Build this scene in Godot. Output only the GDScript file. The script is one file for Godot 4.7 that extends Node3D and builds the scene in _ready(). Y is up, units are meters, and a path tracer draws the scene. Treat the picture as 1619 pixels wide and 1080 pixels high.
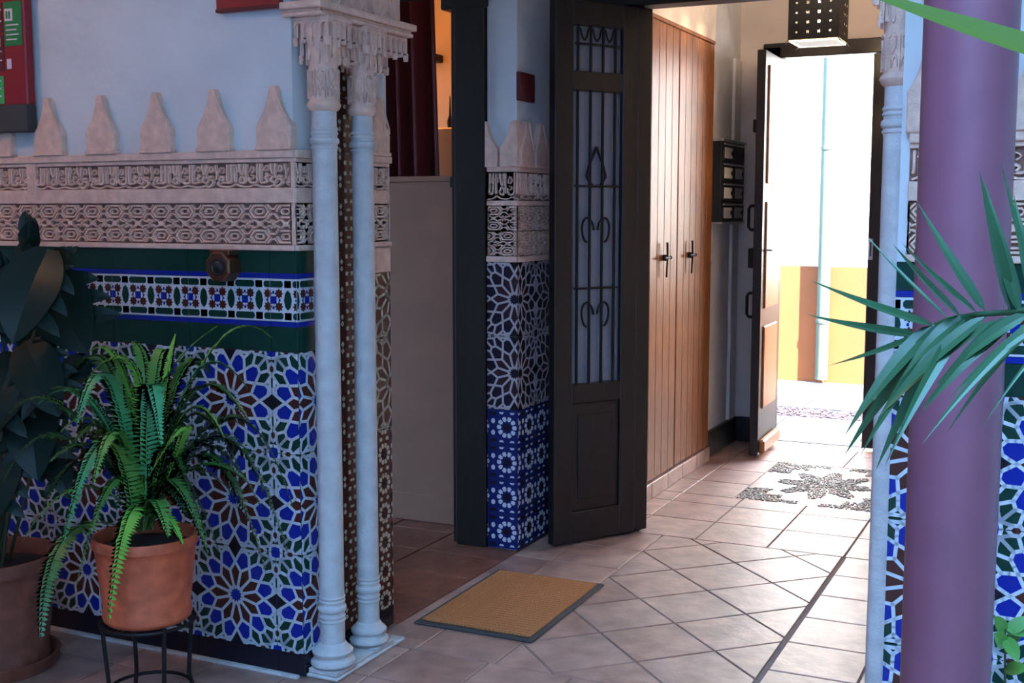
extends Node3D
# Tiled Andalusian patio looking through a passage to the street. Units are metres, y up.

class MB:
	# collects triangles; corners are given counter-clockwise as seen from outside
	var v := PackedVector3Array()
	var n := PackedVector3Array()
	var c := PackedColorArray()
	var col := Color(1, 1, 1)
	var xf := Transform3D.IDENTITY
	func tri(a: Vector3, b: Vector3, d: Vector3):
		a = xf * a; b = xf * b; d = xf * d
		var k := (b - a).cross(d - a)
		if k.length_squared() < 1e-18: return
		k = k.normalized()
		for p in [a, d, b]:
			v.append(p); n.append(k); c.append(col)
	func trin(a, b, d, na, nb, nd):
		for q in [[a, na], [d, nd], [b, nb]]:
			v.append(xf * q[0]); n.append((xf.basis * q[1]).normalized()); c.append(col)
	func quad(a, b, d, e):
		tri(a, b, d); tri(a, d, e)
	func out_quad(ps: Array, inside: Vector3):
		# a face turned away from a point inside
		var k: Vector3 = (ps[1] - ps[0]).cross(ps[2] - ps[0])
		var m: Vector3 = (ps[0] + ps[1] + ps[2]) / 3.0 - inside
		if k.dot(m) < 0: ps.reverse()
		for i in range(1, ps.size() - 1): tri(ps[0], ps[i], ps[i + 1])
	func box(at: Vector3, size: Vector3, bev := 0.0):
		var h := size / 2.0
		var b: float = min(bev, min(h.x, min(h.y, h.z)) * 0.9)
		var P = func(s: Array, ax: int) -> Vector3:
			var r := Vector3.ZERO
			for k in 3: r[k] = s[k] * (h[k] if k == ax or b == 0.0 else h[k] - b)
			return at + r
		for ax in 3:
			for s in [-1, 1]:
				var q := []
				for t in [[-1, -1], [1, -1], [1, 1], [-1, 1]]:
					var sg := [0, 0, 0]
					sg[ax] = s; sg[(ax + 1) % 3] = t[0]; sg[(ax + 2) % 3] = t[1]
					q.append(P.call(sg, ax))
				out_quad(q, at)
		if b == 0.0: return
		for ax in 3:
			var a1 := (ax + 1) % 3
			var a2 := (ax + 2) % 3
			for s in [-1, 1]:
				for t in [-1, 1]:
					var lo := [0, 0, 0]
					lo[ax] = -1; lo[a1] = s; lo[a2] = t
					var hi := lo.duplicate()
					hi[ax] = 1
					out_quad([P.call(lo, a1), P.call(hi, a1), P.call(hi, a2), P.call(lo, a2)], at)
		for x in [-1, 1]:
			for y in [-1, 1]:
				for z in [-1, 1]:
					out_quad([P.call([x, y, z], 0), P.call([x, y, z], 1), P.call([x, y, z], 2)], at)
	func prism(poly: PackedVector2Array, z0: float, z1: float, bev := 0.0, back := false):
		# an outline in x and y standing from z0 to z1
		if poly.size() < 3: return
		if Geometry2D.is_polygon_clockwise(poly): poly.reverse()
		var m := poly.size()
		var top := PackedVector2Array()
		if bev > 0.0:
			for i in m:
				var e0 := (poly[i] - poly[(i + m - 1) % m]).normalized()
				var e1 := (poly[(i + 1) % m] - poly[i]).normalized()
				var n0 := Vector2(-e0.y, e0.x)
				var n1 := Vector2(-e1.y, e1.x)
				var k := (n0 + n1)
				k = k / max(0.35, k.length_squared() / 2.0)
				top.append(poly[i] + k * bev)
		else: top = poly
		var ix := Geometry2D.triangulate_polygon(top)
		if ix.is_empty():
			top = poly; ix = Geometry2D.triangulate_polygon(top)
		for i in range(0, ix.size(), 3):
			var a := top[ix[i]]; var b := top[ix[i + 1]]; var d := top[ix[i + 2]]
			if (b - a).cross(d - a) < 0:
				var q := b
				b = d; d = q
			tri(Vector3(a.x, a.y, z1), Vector3(b.x, b.y, z1), Vector3(d.x, d.y, z1))
			if back: tri(Vector3(a.x, a.y, z0), Vector3(d.x, d.y, z0), Vector3(b.x, b.y, z0))
		var zb := z1 - bev
		for i in m:
			var a := poly[i]; var b := poly[(i + 1) % m]
			if bev > 0.0:
				var ta := top[i]; var tb := top[(i + 1) % m]
				quad(Vector3(a.x, a.y, zb), Vector3(b.x, b.y, zb), Vector3(tb.x, tb.y, z1), Vector3(ta.x, ta.y, z1))
			if zb > z0: quad(Vector3(a.x, a.y, z0), Vector3(b.x, b.y, z0), Vector3(b.x, b.y, zb), Vector3(a.x, a.y, zb))
	func lathe(prof: Array, at: Vector3, segs := 32, turn := 0.0):
		# profile of (radius, height) upwards along the outside
		var m := prof.size()
		var sn := []
		for i in m - 1:
			var d: Vector2 = (prof[i + 1] - prof[i])
			sn.append(Vector2(d.y, -d.x).normalized())
		for i in m - 1:
			var n0: Vector2 = sn[i]; var n1: Vector2 = sn[i]
			if i > 0 and sn[i - 1].dot(sn[i]) > 0.7: n0 = (sn[i - 1] + sn[i]).normalized()
			if i < m - 2 and sn[i + 1].dot(sn[i]) > 0.7: n1 = (sn[i + 1] + sn[i]).normalized()
			for j in segs:
				var a0 := TAU * j / segs + turn; var a1 := TAU * (j + 1) / segs + turn
				var e0 := Vector3(cos(a0), 0, -sin(a0)); var e1 := Vector3(cos(a1), 0, -sin(a1))
				var p0: Vector2 = prof[i]; var p1: Vector2 = prof[i + 1]
				var y0 := Vector3(0, p0.y, 0); var y1 := Vector3(0, p1.y, 0)
				var A := at + e0 * p0.x + y0; var B := at + e1 * p0.x + y0
				var D := at + e1 * p1.x + y1; var E := at + e0 * p1.x + y1
				var nA := e0 * n0.x + Vector3(0, n0.y, 0); var nB := e1 * n0.x + Vector3(0, n0.y, 0)
				var nD := e1 * n1.x + Vector3(0, n1.y, 0); var nE := e0 * n1.x + Vector3(0, n1.y, 0)
				if p0.x > 1e-6: trin(A, B, D, nA, nB, nD)
				if p1.x > 1e-6: trin(A, D, E, nA, nD, nE)
	func tube(pts: Array, r0: float, r1 := -1.0, segs := 8):
		if r1 < 0: r1 = r0
		var m := pts.size()
		var side := Vector3.ZERO
		var rings := []
		for i in m:
			var t: Vector3 = (pts[min(i + 1, m - 1)] - pts[max(i - 1, 0)]).normalized()
			if side == Vector3.ZERO: side = t.cross(Vector3.UP if abs(t.y) < 0.9 else Vector3.RIGHT).normalized()
			side = (side - t * side.dot(t)).normalized()
			var w := t.cross(side)
			var r: float = lerp(r0, r1, float(i) / (m - 1))
			var ring := []
			for j in segs:
				var a := TAU * j / segs
				var d := side * cos(a) + w * sin(a)
				ring.append([pts[i] + d * r, d])
			rings.append(ring)
		for i in m - 1:
			for j in segs:
				var a = rings[i][j]; var b = rings[i][(j + 1) % segs]
				var d = rings[i + 1][(j + 1) % segs]; var e = rings[i + 1][j]
				trin(a[0], b[0], d[0], a[1], b[1], d[1]); trin(a[0], d[0], e[0], a[1], d[1], e[1])
		for j in range(1, segs - 1):
			tri(rings[0][0][0], rings[0][j + 1][0], rings[0][j][0])
			tri(rings[m - 1][0][0], rings[m - 1][j][0], rings[m - 1][j + 1][0])
	func ribbon(pts: Array, w: float, h: float, to: Callable, closed := false):
		# a raised carved line: to(u, v, height) gives the place on the surface
		var m := pts.size()
		var L := []; var R := []
		for i in m:
			var p: Vector2 = pts[i]
			var pa: Vector2 = pts[(i + m - 1) % m] if closed or i > 0 else pts[i]
			var pb: Vector2 = pts[(i + 1) % m] if closed or i < m - 1 else pts[i]
			var d0 := (p - pa).normalized(); var d1 := (pb - p).normalized()
			if pa == p: d0 = d1
			if pb == p: d1 = d0
			var d := (d0 + d1)
			d = d.normalized() if d.length() > 0.2 else d0
			var k: float = 1.0 / max(0.5, abs(d.dot(d0)))
			var s := Vector2(-d.y, d.x) * w / 2.0 * k
			L.append([to.call(p.x + s.x, p.y + s.y, 0.0), to.call(p.x + s.x * 0.62, p.y + s.y * 0.62, h)])
			R.append([to.call(p.x - s.x, p.y - s.y, 0.0), to.call(p.x - s.x * 0.62, p.y - s.y * 0.62, h)])
		for i in (m if closed else m - 1):
			var j := (i + 1) % m
			quad(R[i][1], R[j][1], L[j][1], L[i][1])
			quad(R[i][0], R[j][0], R[j][1], R[i][1])
			quad(L[i][1], L[j][1], L[j][0], L[i][0])
		if not closed:
			quad(R[0][0], R[0][1], L[0][1], L[0][0])
			quad(L[m - 1][0], L[m - 1][1], R[m - 1][1], R[m - 1][0])
	func blade(base: Vector3, mid: Vector3, tip: Vector3, w: float, face: Vector3, fold := 0.25, steps := 7, shape := 0):
		# a leaf folded along its midrib
		var prev := []
		for i in steps + 1:
			var t := float(i) / steps
			var p: Vector3 = base * (1 - t) * (1 - t) + mid * 2 * t * (1 - t) + tip * t * t
			var tn: Vector3 = ((mid - base) * (1 - t) + (tip - mid) * t).normalized()
			var s := tn.cross(face).normalized()
			var up := s.cross(tn)
			var f: float
			if shape == 0: f = sin(PI * pow(t, 0.55)) * 0.98 + 0.02 * (1 - t)
			elif shape == 1: f = pow(sin(PI * clamp(t * 0.93 + 0.07, 0, 1)), 0.7) * (1.0 + 0.35 * (0.5 - t))
			else: f = 1.0 - t * t * 0.8
			var hw := w / 2 * f
			var row := [p - s * hw + up * hw * fold, p, p + s * hw + up * hw * fold, (up - s * fold).normalized(), up, (up + s * fold).normalized()]
			if i > 0:
				for k in 2:
					var na: Vector3 = prev[3] * -1 if false else (prev[4] + (s if k == 0 else -s) * fold).normalized()
					var A: Vector3 = prev[k]; var B: Vector3 = prev[k + 1]; var D: Vector3 = row[k + 1]; var E: Vector3 = row[k]
					var nb: Vector3 = (up + (s if k == 0 else -s) * fold).normalized()
					trin(A, B, D, na, na, nb); trin(A, D, E, na, nb, nb)
			prev = row
	func mesh() -> ArrayMesh:
		var a := []
		a.resize(Mesh.ARRAY_MAX)
		a[Mesh.ARRAY_VERTEX] = v; a[Mesh.ARRAY_NORMAL] = n; a[Mesh.ARRAY_COLOR] = c
		var m := ArrayMesh.new()
		m.add_surface_from_arrays(Mesh.PRIMITIVE_TRIANGLES, a)
		return m

var M := {}
var used := {}

func numbered(parent: Node, called: String) -> String:
	var k := str(parent.get_instance_id()) + called
	used[k] = used.get(k, -1) + 1
	return called if used[k] == 0 else "%s_%03d" % [called, used[k]]

func obj(called: String, shape, mat: Material, parent: Node = self) -> MeshInstance3D:
	var o := MeshInstance3D.new()
	o.mesh = shape.mesh() if shape is MB else shape
	o.material_override = mat
	o.name = numbered(parent, called)
	parent.add_child(o, true)
	return o

func tag(o: Node, label: String, category: String, group := "") -> Node:
	o.set_meta("label", label); o.set_meta("category", category)
	if group != "": o.set_meta("group", group)
	return o

func thing(called: String, label: String, category: String, at := Vector3.ZERO, turn := 0.0, group := "") -> Node3D:
	var o := Node3D.new()
	o.name = numbered(self, called)
	add_child(o, true)
	o.position = at; o.rotation.y = turn
	tag(o, label, category, group)
	return o

func struct(called: String, label: String, category: String) -> Node3D:
	var o := thing(called, label, category)
	o.set_meta("kind", "structure")
	return o

func stuff(o: Node): o.set_meta("kind", "stuff")

func bx(a: Vector3, b: Vector3, bev := 0.0) -> MB:
	var m := MB.new()
	m.box((a + b) / 2.0, (b - a).abs(), bev)
	return m

func noise_tex(seed_: int, freq: float, lo: Color, hi: Color, size := 512, normal := false, oct := 4, typ := FastNoiseLite.TYPE_SIMPLEX_SMOOTH) -> NoiseTexture2D:
	var f := FastNoiseLite.new()
	f.seed = seed_; f.frequency = freq; f.fractal_octaves = oct; f.noise_type = typ
	var t := NoiseTexture2D.new()
	t.width = size; t.height = size; t.seamless = true; t.noise = f
	if normal:
		t.as_normal_map = true; t.bump_strength = 4.0
	else:
		var g := Gradient.new()
		g.set_color(0, lo); g.set_color(1, hi)
		t.color_ramp = g
	return t

func mat(albedo: Color, rough: float, tex: Texture2D = null, scale := Vector3.ONE, bump: Texture2D = null, bump_amount := 0.4) -> StandardMaterial3D:
	var m := StandardMaterial3D.new()
	m.albedo_color = albedo; m.roughness = rough
	if tex: m.albedo_texture = tex
	if tex or bump:
		m.uv1_triplanar = true; m.uv1_world_triplanar = true; m.uv1_scale = scale
	if bump:
		m.normal_enabled = true; m.normal_texture = bump; m.normal_scale = bump_amount
	return m

func lin(r: float, g: float, b: float) -> Color: return Color(r, g, b)
func srgb(r: float, g: float, b: float) -> Color: return Color(r, g, b).linear_to_srgb()

const XC := -2.065      # the face of the wall end beside the passage
const ZW := -2.88       # the front face of the patio wall
var FRONT := Transform3D(Basis.IDENTITY, Vector3(0, 0, ZW))
var SIDE := Transform3D(Basis(Vector3(0, 0, -1), Vector3(0, 1, 0), Vector3(1, 0, 0)), Vector3(XC, 0, 0))

func materials():
	M.patio_absorber = mat(srgb(0.10, 0.13, 0.10), 0.9)  # near-black green chosen to absorb fill light from the right
	M.patio_cool_bounce = mat(srgb(0.33, 0.38, 0.47), 0.9)  # blue-grey chosen to cool the light bounced into the patio
	var soft := noise_tex(1, 0.008, Color(0.93, 0.93, 0.935), Color(1, 1, 1))
	var grain := noise_tex(2, 0.02, Color(0.86, 0.85, 0.85), Color(1, 1, 1))
	var rough_n := noise_tex(3, 0.03, Color.BLACK, Color.WHITE, 512, true)
	var fine_n := noise_tex(4, 0.12, Color.BLACK, Color.WHITE, 512, true)
	M.plaster = mat(srgb(0.70, 0.71, 0.73), 0.85, soft, Vector3.ONE * 0.6, rough_n, 0.25)
	M.cream = mat(srgb(0.80, 0.72, 0.64), 0.85, soft, Vector3.ONE * 0.6, rough_n, 0.25)
	M.street_white = mat(srgb(0.84, 0.83, 0.80), 0.9, soft, Vector3.ONE * 0.4)
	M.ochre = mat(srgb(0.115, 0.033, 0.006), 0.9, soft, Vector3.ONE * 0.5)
	M.stone = mat(srgb(0.66, 0.62, 0.62), 0.6, grain, Vector3.ONE * 1.5, fine_n, 0.25)
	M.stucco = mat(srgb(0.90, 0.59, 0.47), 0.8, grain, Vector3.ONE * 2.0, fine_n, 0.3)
	M.stucco_ground_shaded = mat(srgb(0.36, 0.19, 0.15), 0.9, grain, Vector3.ONE * 2.0)  # reddish recess paint, darkened further to stand for relief shadow
	M.glaze = StandardMaterial3D.new()
	M.glaze.vertex_color_use_as_albedo = true; M.glaze.roughness = 0.2; M.glaze.metallic_specular = 0.35
	M.glaze.normal_enabled = true; M.glaze.normal_texture = rough_n; M.glaze.normal_scale = 0.10
	M.glaze.uv1_triplanar = true; M.glaze.uv1_world_triplanar = true; M.glaze.uv1_scale = Vector3.ONE * 1.3
	M.terra = []
	var clay := noise_tex(5, 0.012, Color(0.70, 0.66, 0.64), Color(1, 1, 1), 512, false, 5)
	for k in [[0.63, 0.36, 0.28], [0.57, 0.315, 0.245], [0.66, 0.385, 0.295], [0.54, 0.295, 0.23], [0.61, 0.37, 0.295]]:
		var m := mat(srgb(k[0], k[1], k[2]), 0.48, clay, Vector3.ONE * 1.1, rough_n, 0.22)
		m.metallic_specular = 1.0; m.clearcoat_enabled = true; m.clearcoat = 1.0; m.clearcoat_roughness = 0.5
		M.terra.append(m)
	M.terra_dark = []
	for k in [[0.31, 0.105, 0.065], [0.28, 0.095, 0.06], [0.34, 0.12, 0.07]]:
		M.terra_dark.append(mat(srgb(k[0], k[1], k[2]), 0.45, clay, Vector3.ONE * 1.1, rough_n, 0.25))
	M.grout = mat(srgb(0.33, 0.25, 0.22), 0.95, grain, Vector3.ONE * 3.0)
	M.cobble = mat(srgb(0.15, 0.085, 0.075), 0.9)
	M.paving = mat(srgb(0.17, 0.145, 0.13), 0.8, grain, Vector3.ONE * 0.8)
	var wood := noise_tex(6, 0.03, Color(0.62, 0.58, 0.56), Color(1, 1, 1))
	M.dark_wood = mat(srgb(0.018, 0.014, 0.014), 0.42, wood, Vector3(6, 0.4, 6), rough_n, 0.1)
	M.cabinet = mat(srgb(0.44, 0.17, 0.055), 0.40, wood, Vector3(5, 0.35, 5), rough_n, 0.06); M.cabinet.metallic_specular = 0.5
	M.iron = mat(Color(0.055, 0.055, 0.065), 0.5)
	M.iron.metallic = 0.35
	M.black_paint = mat(Color(0.09, 0.095, 0.11), 0.4)
	M.steel = mat(Color(0.75, 0.75, 0.76), 0.3); M.steel.metallic = 0.9
	M.card = mat(Color(0.86, 0.85, 0.83), 0.6)
	M.purple = mat(srgb(0.20, 0.064, 0.098), 0.42, soft, Vector3.ONE * 2.0, rough_n, 0.08)
	M.red = mat(srgb(0.27, 0.010, 0.018), 0.35)
	M.red_dark = mat(srgb(0.10, 0.010, 0.014), 0.5)
	M.green_sign = mat(srgb(0.015, 0.22, 0.06), 0.4)
	M.green_bright = mat(srgb(0.05, 0.42, 0.12), 0.4)
	M.white_print = mat(srgb(0.72, 0.62, 0.66), 0.5)
	M.copper = mat(srgb(0.24, 0.10, 0.06), 0.32); M.copper.metallic = 0.85
	M.curtain = mat(srgb(0.10, 0.010, 0.014), 0.9, grain, Vector3.ONE * 6.0); M.curtain.backlight = Color(0.02, 0.002, 0.002)
	M.panel = mat(srgb(0.29, 0.125, 0.075), 0.7, soft, Vector3.ONE)
	M.chair_paint = mat(srgb(0.80, 0.60, 0.30), 0.7)
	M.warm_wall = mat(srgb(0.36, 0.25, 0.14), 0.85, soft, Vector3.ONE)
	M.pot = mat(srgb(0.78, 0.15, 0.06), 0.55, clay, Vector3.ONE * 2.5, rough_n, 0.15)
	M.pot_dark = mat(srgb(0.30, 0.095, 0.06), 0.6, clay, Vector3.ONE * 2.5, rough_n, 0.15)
	M.soil = mat(srgb(0.03, 0.02, 0.015), 1.0, grain, Vector3.ONE * 8.0, fine_n, 0.8)
	M.leaf = []
	for k in [[0.085, 0.24, 0.04], [0.17, 0.40, 0.05], [0.035, 0.12, 0.025], [0.05, 0.27, 0.10]]:
		var m := mat(srgb(k[0], k[1], k[2]), 0.45)
		m.backlight = Color(k[0], k[1], k[2]) * 0.8
		M.leaf.append(m)
	M.dark_leaf = mat(srgb(0.013, 0.026, 0.021), 0.30); M.dark_leaf.metallic_specular = 0.3
	M.palm_leaf = mat(srgb(0.026, 0.074, 0.032), 0.27); M.palm_leaf.metallic_specular = 0.38; M.palm_leaf.backlight = Color(0.05, 0.12, 0.03)
	M.palm_bright = mat(srgb(0.042, 0.062, 0.008), 0.6); M.palm_bright.metallic_specular = 0.15; M.palm_bright.backlight = Color(0.05, 0.085, 0.01)
	M.dry_leaf = mat(srgb(0.42, 0.27, 0.12), 0.7)
	M.stem = mat(srgb(0.05, 0.07, 0.03), 0.6)
	var coir := noise_tex(7, 0.09, Color(0.55, 0.5, 0.45), Color(1, 1, 1))
	M.coir = mat(srgb(0.92, 0.35, 0.12), 0.95, coir, Vector3(3, 3, 8), fine_n, 0.8)
	M.rubber = mat(srgb(0.06, 0.055, 0.055), 0.8)
	M.pipe = mat(srgb(0.05, 0.068, 0.058), 0.9); M.pipe.metallic_specular = 0.2
	M.glass = mat(Color(0.60, 0.62, 0.68, 0.40), 0.06)
	M.glass.transparency = BaseMaterial3D.TRANSPARENCY_ALPHA
	M.glow = mat(Color(1, 0.93, 0.82), 0.5)
	M.glow.emission_enabled = true; M.glow.emission = Color(1, 0.9, 0.75); M.glow.emission_energy_multiplier = 2.0
	M.pebble = mat(Color(1, 1, 1), 0.5); M.pebble.vertex_color_use_as_albedo = true

func _ready():
	# camera
	var cam := Camera3D.new()
	cam.name = "camera"
	cam.position = Vector3(0, 1.4, 0)
	cam.rotation_degrees = Vector3(-6.2177, 25.4727, 0)
	cam.fov = 31.7314
	cam.near = 0.05
	add_child(cam)
	cam.current = true
	# sky, exposure
	var we := WorldEnvironment.new()
	we.name = "world_environment"
	var env := Environment.new()
	var sm := ProceduralSkyMaterial.new()
	sm.sky_top_color = Color(0.53, 0.765, 1.0)
	sm.sky_horizon_color = Color(0.68, 0.83, 1.0)
	sm.ground_bottom_color = Color(0.3, 0.28, 0.26)
	sm.ground_horizon_color = Color(0.6, 0.6, 0.6)
	sm.sun_angle_max = 1.0
	sm.energy_multiplier = 5.4
	var sky := Sky.new()
	sky.sky_material = sm
	env.background_mode = Environment.BG_SKY
	env.sky = sky
	env.ambient_light_source = Environment.AMBIENT_SOURCE_SKY
	env.tonemap_mode = Environment.TONE_MAPPER_LINEAR
	env.tonemap_exposure = 4.6
	env.sdfgi_enabled = true; env.ssao_enabled = true; env.ssil_enabled = true
	we.environment = env
	add_child(we)
	# sun over the street: it comes from the right along the street, kept out of the patio by the raised right wall
	var sun := DirectionalLight3D.new()
	sun.name = "sun"
	sun.light_color = Color(1.0, 0.94, 0.84)
	sun.light_energy = 10.0
	sun.light_angular_distance = 0.5
	sun.shadow_enabled = true
	add_child(sun)
	sun.look_at_from_position(Vector3.ZERO, Vector3(-0.8, -0.9, -0.45), Vector3.UP)
	materials()
	build_shell()
	build_floor()
	build_left_wall()
	build_right_wall()
	build_pier()
	build_columns()
	build_inner_room()
	build_gate()
	build_passage()
	build_street()
	build_signs()
	build_plants()
	lamp(get_node("ceiling_gallery"), Vector3(-3.7, 2.9, -1.5), Color(1.0, 0.72, 0.52), 0.13)  # added warm fill for the left wall, out of view

# ------------------------------------------------------------------ shell
func slab(called: String, label: String, cat: String, a: Vector3, b: Vector3, m: Material) -> MeshInstance3D:
	var o := obj(called, bx(a, b), m)
	tag(o, label, cat)
	o.set_meta("kind", "structure")
	return o

func build_shell():
	slab("wall_back", "unseen patio wall behind the viewer, tinted blue-grey to cool the bounced light", "wall", Vector3(-4.6, -0.1, 3.2), Vector3(3.0, 5, 3.5), M.patio_cool_bounce)
	slab("wall_side_right", "unseen right patio wall, made tall and dark to cut sun and fill light", "wall", Vector3(3.0, -0.1, -2.88), Vector3(3.3, 9.0, 9.0), M.patio_absorber)  # raised and lengthened to keep the sun out of the patio
	slab("wall_side_left", "unseen left patio wall, tinted blue-grey to cool the bounced light", "wall", Vector3(-4.9, -0.1, -2.88), Vector3(-4.6, 6, 3.2), M.patio_cool_bounce)
	slab("wall_upper", "white wall above the opening between the two column groups", "wall", Vector3(XC - 0.0, 2.32, -3.4), Vector3(-0.40, 6, ZW), M.plaster)
	slab("ceiling_gallery", "white ceiling of the gallery along the tiled wall", "ceiling", Vector3(-4.6, 3.0, -2.88), Vector3(3.0, 3.2, -1.40), M.plaster)
	slab("added_ceiling_left", "unseen ceiling added over the left of the patio to darken it", "ceiling", Vector3(-4.6, 3.0, -1.40), Vector3(-1.15, 3.2, 3.2), M.plaster)  # added out of view to shade the left of the patio
	slab("ceiling", "white ceiling over the passage and the inner room", "ceiling", Vector3(-6.2, 2.78, -7.4), Vector3(0.2, 3.0, -3.4), M.cream)

# ------------------------------------------------------------------ floor
func clip(p: PackedVector2Array, r: PackedVector2Array) -> Array: return Geometry2D.intersect_polygons(p, r)
func rect(a: float, b: float, c: float, d: float) -> PackedVector2Array:
	return PackedVector2Array([Vector2(a, c), Vector2(b, c), Vector2(b, d), Vector2(a, d)])

var floor_node: Node3D
var rng := RandomNumberGenerator.new()
func floor_tile(poly: PackedVector2Array, mats: Array):
	# poly in x and -z; a shallow bevelled clay tile
	if Geometry2D.is_polygon_clockwise(poly): poly.reverse()
	var g := Geometry2D.offset_polygon(poly, -0.0035)
	if g.is_empty(): return
	var m := MB.new()
	m.xf = Transform3D(Basis(Vector3(1, 0, 0), Vector3(0, 0, -1), Vector3(0, 1, 0)), Vector3(0, rng.randf_range(-0.0008, 0.0), 0))
	m.prism(g[0], -0.012, 0.0, 0.002)
	if m.v.size() == 0: return
	obj("floor_tile", m, mats[rng.randi() % mats.size()], floor_node)

func build_floor():
	rng.seed = 11
	floor_node = struct("floor", "terracotta tile floor of the patio and the passage", "floor")
	obj("grout_bed", bx(Vector3(-6.2, -0.25, -7.25), Vector3(3.1, -0.006, 3.3)), M.grout, floor_node)
	# plain run of tiles behind the viewer
	obj("clay_surface", bx(Vector3(-4.6, -0.0061, -1.955), Vector3(3.0, -0.001, 3.2)), M.terra[0], floor_node)
	# diagonal field
	var zone := rect(-1.60, -0.835, 3.235, 4.88)
	var s := 0.277
	var o := Vector2(-1.60, 4.612)
	for i in range(-9, 10):
		for j in range(-9, 10):
			var q := PackedVector2Array()
			for k in [[0, 0], [1, 0], [1, 1], [0, 1]]:
				q.append(o + (Vector2(0.70711, 0.70711) * (i + k[0]) + Vector2(-0.70711, 0.70711) * (j + k[1])) * s)
			for r in clip(q, zone):
				floor_tile(r, M.terra)
	var rows := func(xs: Array, z0: float, z1: float, dz: float, mats: Array):
		for k in xs.size() - 1:
			var z := z0
			while z < z1 - 0.02:
				floor_tile(rect(xs[k], xs[k + 1], z, min(z + dz, z1)), mats)
				z += dz
	rows.call([-0.823, -0.553, -0.276, 0.0, 0.277, 0.554], 1.955, 4.88, 0.2659, M.terra)
	rows.call([-2.06, -1.885, -1.60], 3.235, 4.88, 0.2742, M.terra)
	rows.call([-4.6, -4.33, -4.05, -3.77, -3.49, -3.215, -2.94, -2.665, -2.39, -2.12, -1.90, -1.62, -1.34, -1.08, -0.83], 1.955, 3.235, 0.256, M.terra)
	rows.call([-2.06, -1.76, -1.455, -1.145, -0.83, -0.52, -0.2], 4.88, 5.68, 0.4 * 0.785, M.terra)
	rows.call([-2.06, -1.76, -1.50], 5.68, 6.62, 0.3134, M.terra)
	rows.call([-0.80, -0.52, -0.2], 5.68, 6.62, 0.3134, M.terra)
	rows.call([-2.06, -1.76, -1.455, -1.145, -0.83, -0.52, -0.2], 6.62, 7.26, 0.32, M.terra)
	# dark inner room
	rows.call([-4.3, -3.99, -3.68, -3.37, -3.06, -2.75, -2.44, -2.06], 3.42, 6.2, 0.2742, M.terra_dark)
	# pebble carpet in the passage
	var mo := struct("trim_1", "pebble mosaic of a star set into the passage floor", "mosaic")
	var bed := bx(Vector3(-1.497, -0.008, -6.617), Vector3(-0.803, -0.0025, -5.683))
	obj("mortar_bed", bed, M.terra[4], mo)
	var pts := []
	var cols := []
	var ctr := Vector2(-1.15, -6.15)
	for k in 5200:
		var p := Vector2(rng.randf_range(-0.34, 0.34), rng.randf_range(-0.46, 0.46))
		var a := atan2(p.y * 0.74, p.x)
		var r := Vector2(p.x / 0.34, p.y / 0.46).length()
		var star: float = 0.62 + 0.16 * cos(8 * a)
		var inner := r < star - 0.06
		var outer: bool = r > star + 0.16 and abs(p.x) > 0.15 and abs(p.y) > 0.20 or (abs(p.y) > 0.40 and abs(p.x) > 0.05)
		if not inner and not outer: continue
		pts.append([p, a])
		var dark: bool = rng.randf() < (0.62 if inner and sin(16 * a) > 0 else 0.35)
		var sh := rng.randf_range(0.6, 1.0)
		cols.append(Color(0.19, 0.17, 0.15) * sh if dark else Color(0.62, 0.54, 0.45) * sh)
	var pm := MB.new()
	pm.lathe([Vector2(0.0, -0.004), Vector2(0.0055, 0.0), Vector2(0.004, 0.0035), Vector2(0.0, 0.0045)], Vector3.ZERO, 6)
	var mm := MultiMesh.new()
	mm.transform_format = MultiMesh.TRANSFORM_3D
	mm.use_colors = true
	mm.mesh = pm.mesh()
	mm.mesh.surface_set_material(0, M.pebble)
	mm.instance_count = pts.size()
	for k in pts.size():
		var p: Vector2 = pts[k][0]
		var bs := Basis(Vector3.UP, -pts[k][1]) * Basis.from_scale(Vector3(1.6, 1.0, 0.8))
		mm.set_instance_transform(k, Transform3D(bs, Vector3(ctr.x + p.x, -0.001, ctr.y + p.y)))
		mm.set_instance_color(k, cols[k])
	var mi := MultiMeshInstance3D.new()
	mi.multimesh = mm
	mi.name = "pebble"
	mi.material_override = M.pebble
	stuff(mi)
	mo.add_child(mi)

# ------------------------------------------------------------------ glazed tiles
const WHITE := Color(0.60, 0.61, 0.68)
const BLUE := Color(0.010, 0.022, 0.27)
const BROWN := Color(0.075, 0.022, 0.016)
const GREEN := Color(0.010, 0.040, 0.030)
const DARK := Color(0.018, 0.014, 0.020)
const DARKP := Color(0.022, 0.016, 0.035)
const BROWNP := Color(0.045, 0.020, 0.028)
const CREAM := Color(0.50, 0.42, 0.34)

func pol(r: float, deg: float) -> Vector2: return Vector2(cos(deg_to_rad(deg)), sin(deg_to_rad(deg))) * r

func bar(a: Vector2, b: Vector2, w: float) -> PackedVector2Array:
	var d := (b - a).normalized()
	var n := Vector2(-d.y, d.x) * w / 2
	var e := d * w * 0.36
	return PackedVector2Array([a - e - n, b + e - n, b + e + n, a - e + n])

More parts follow.
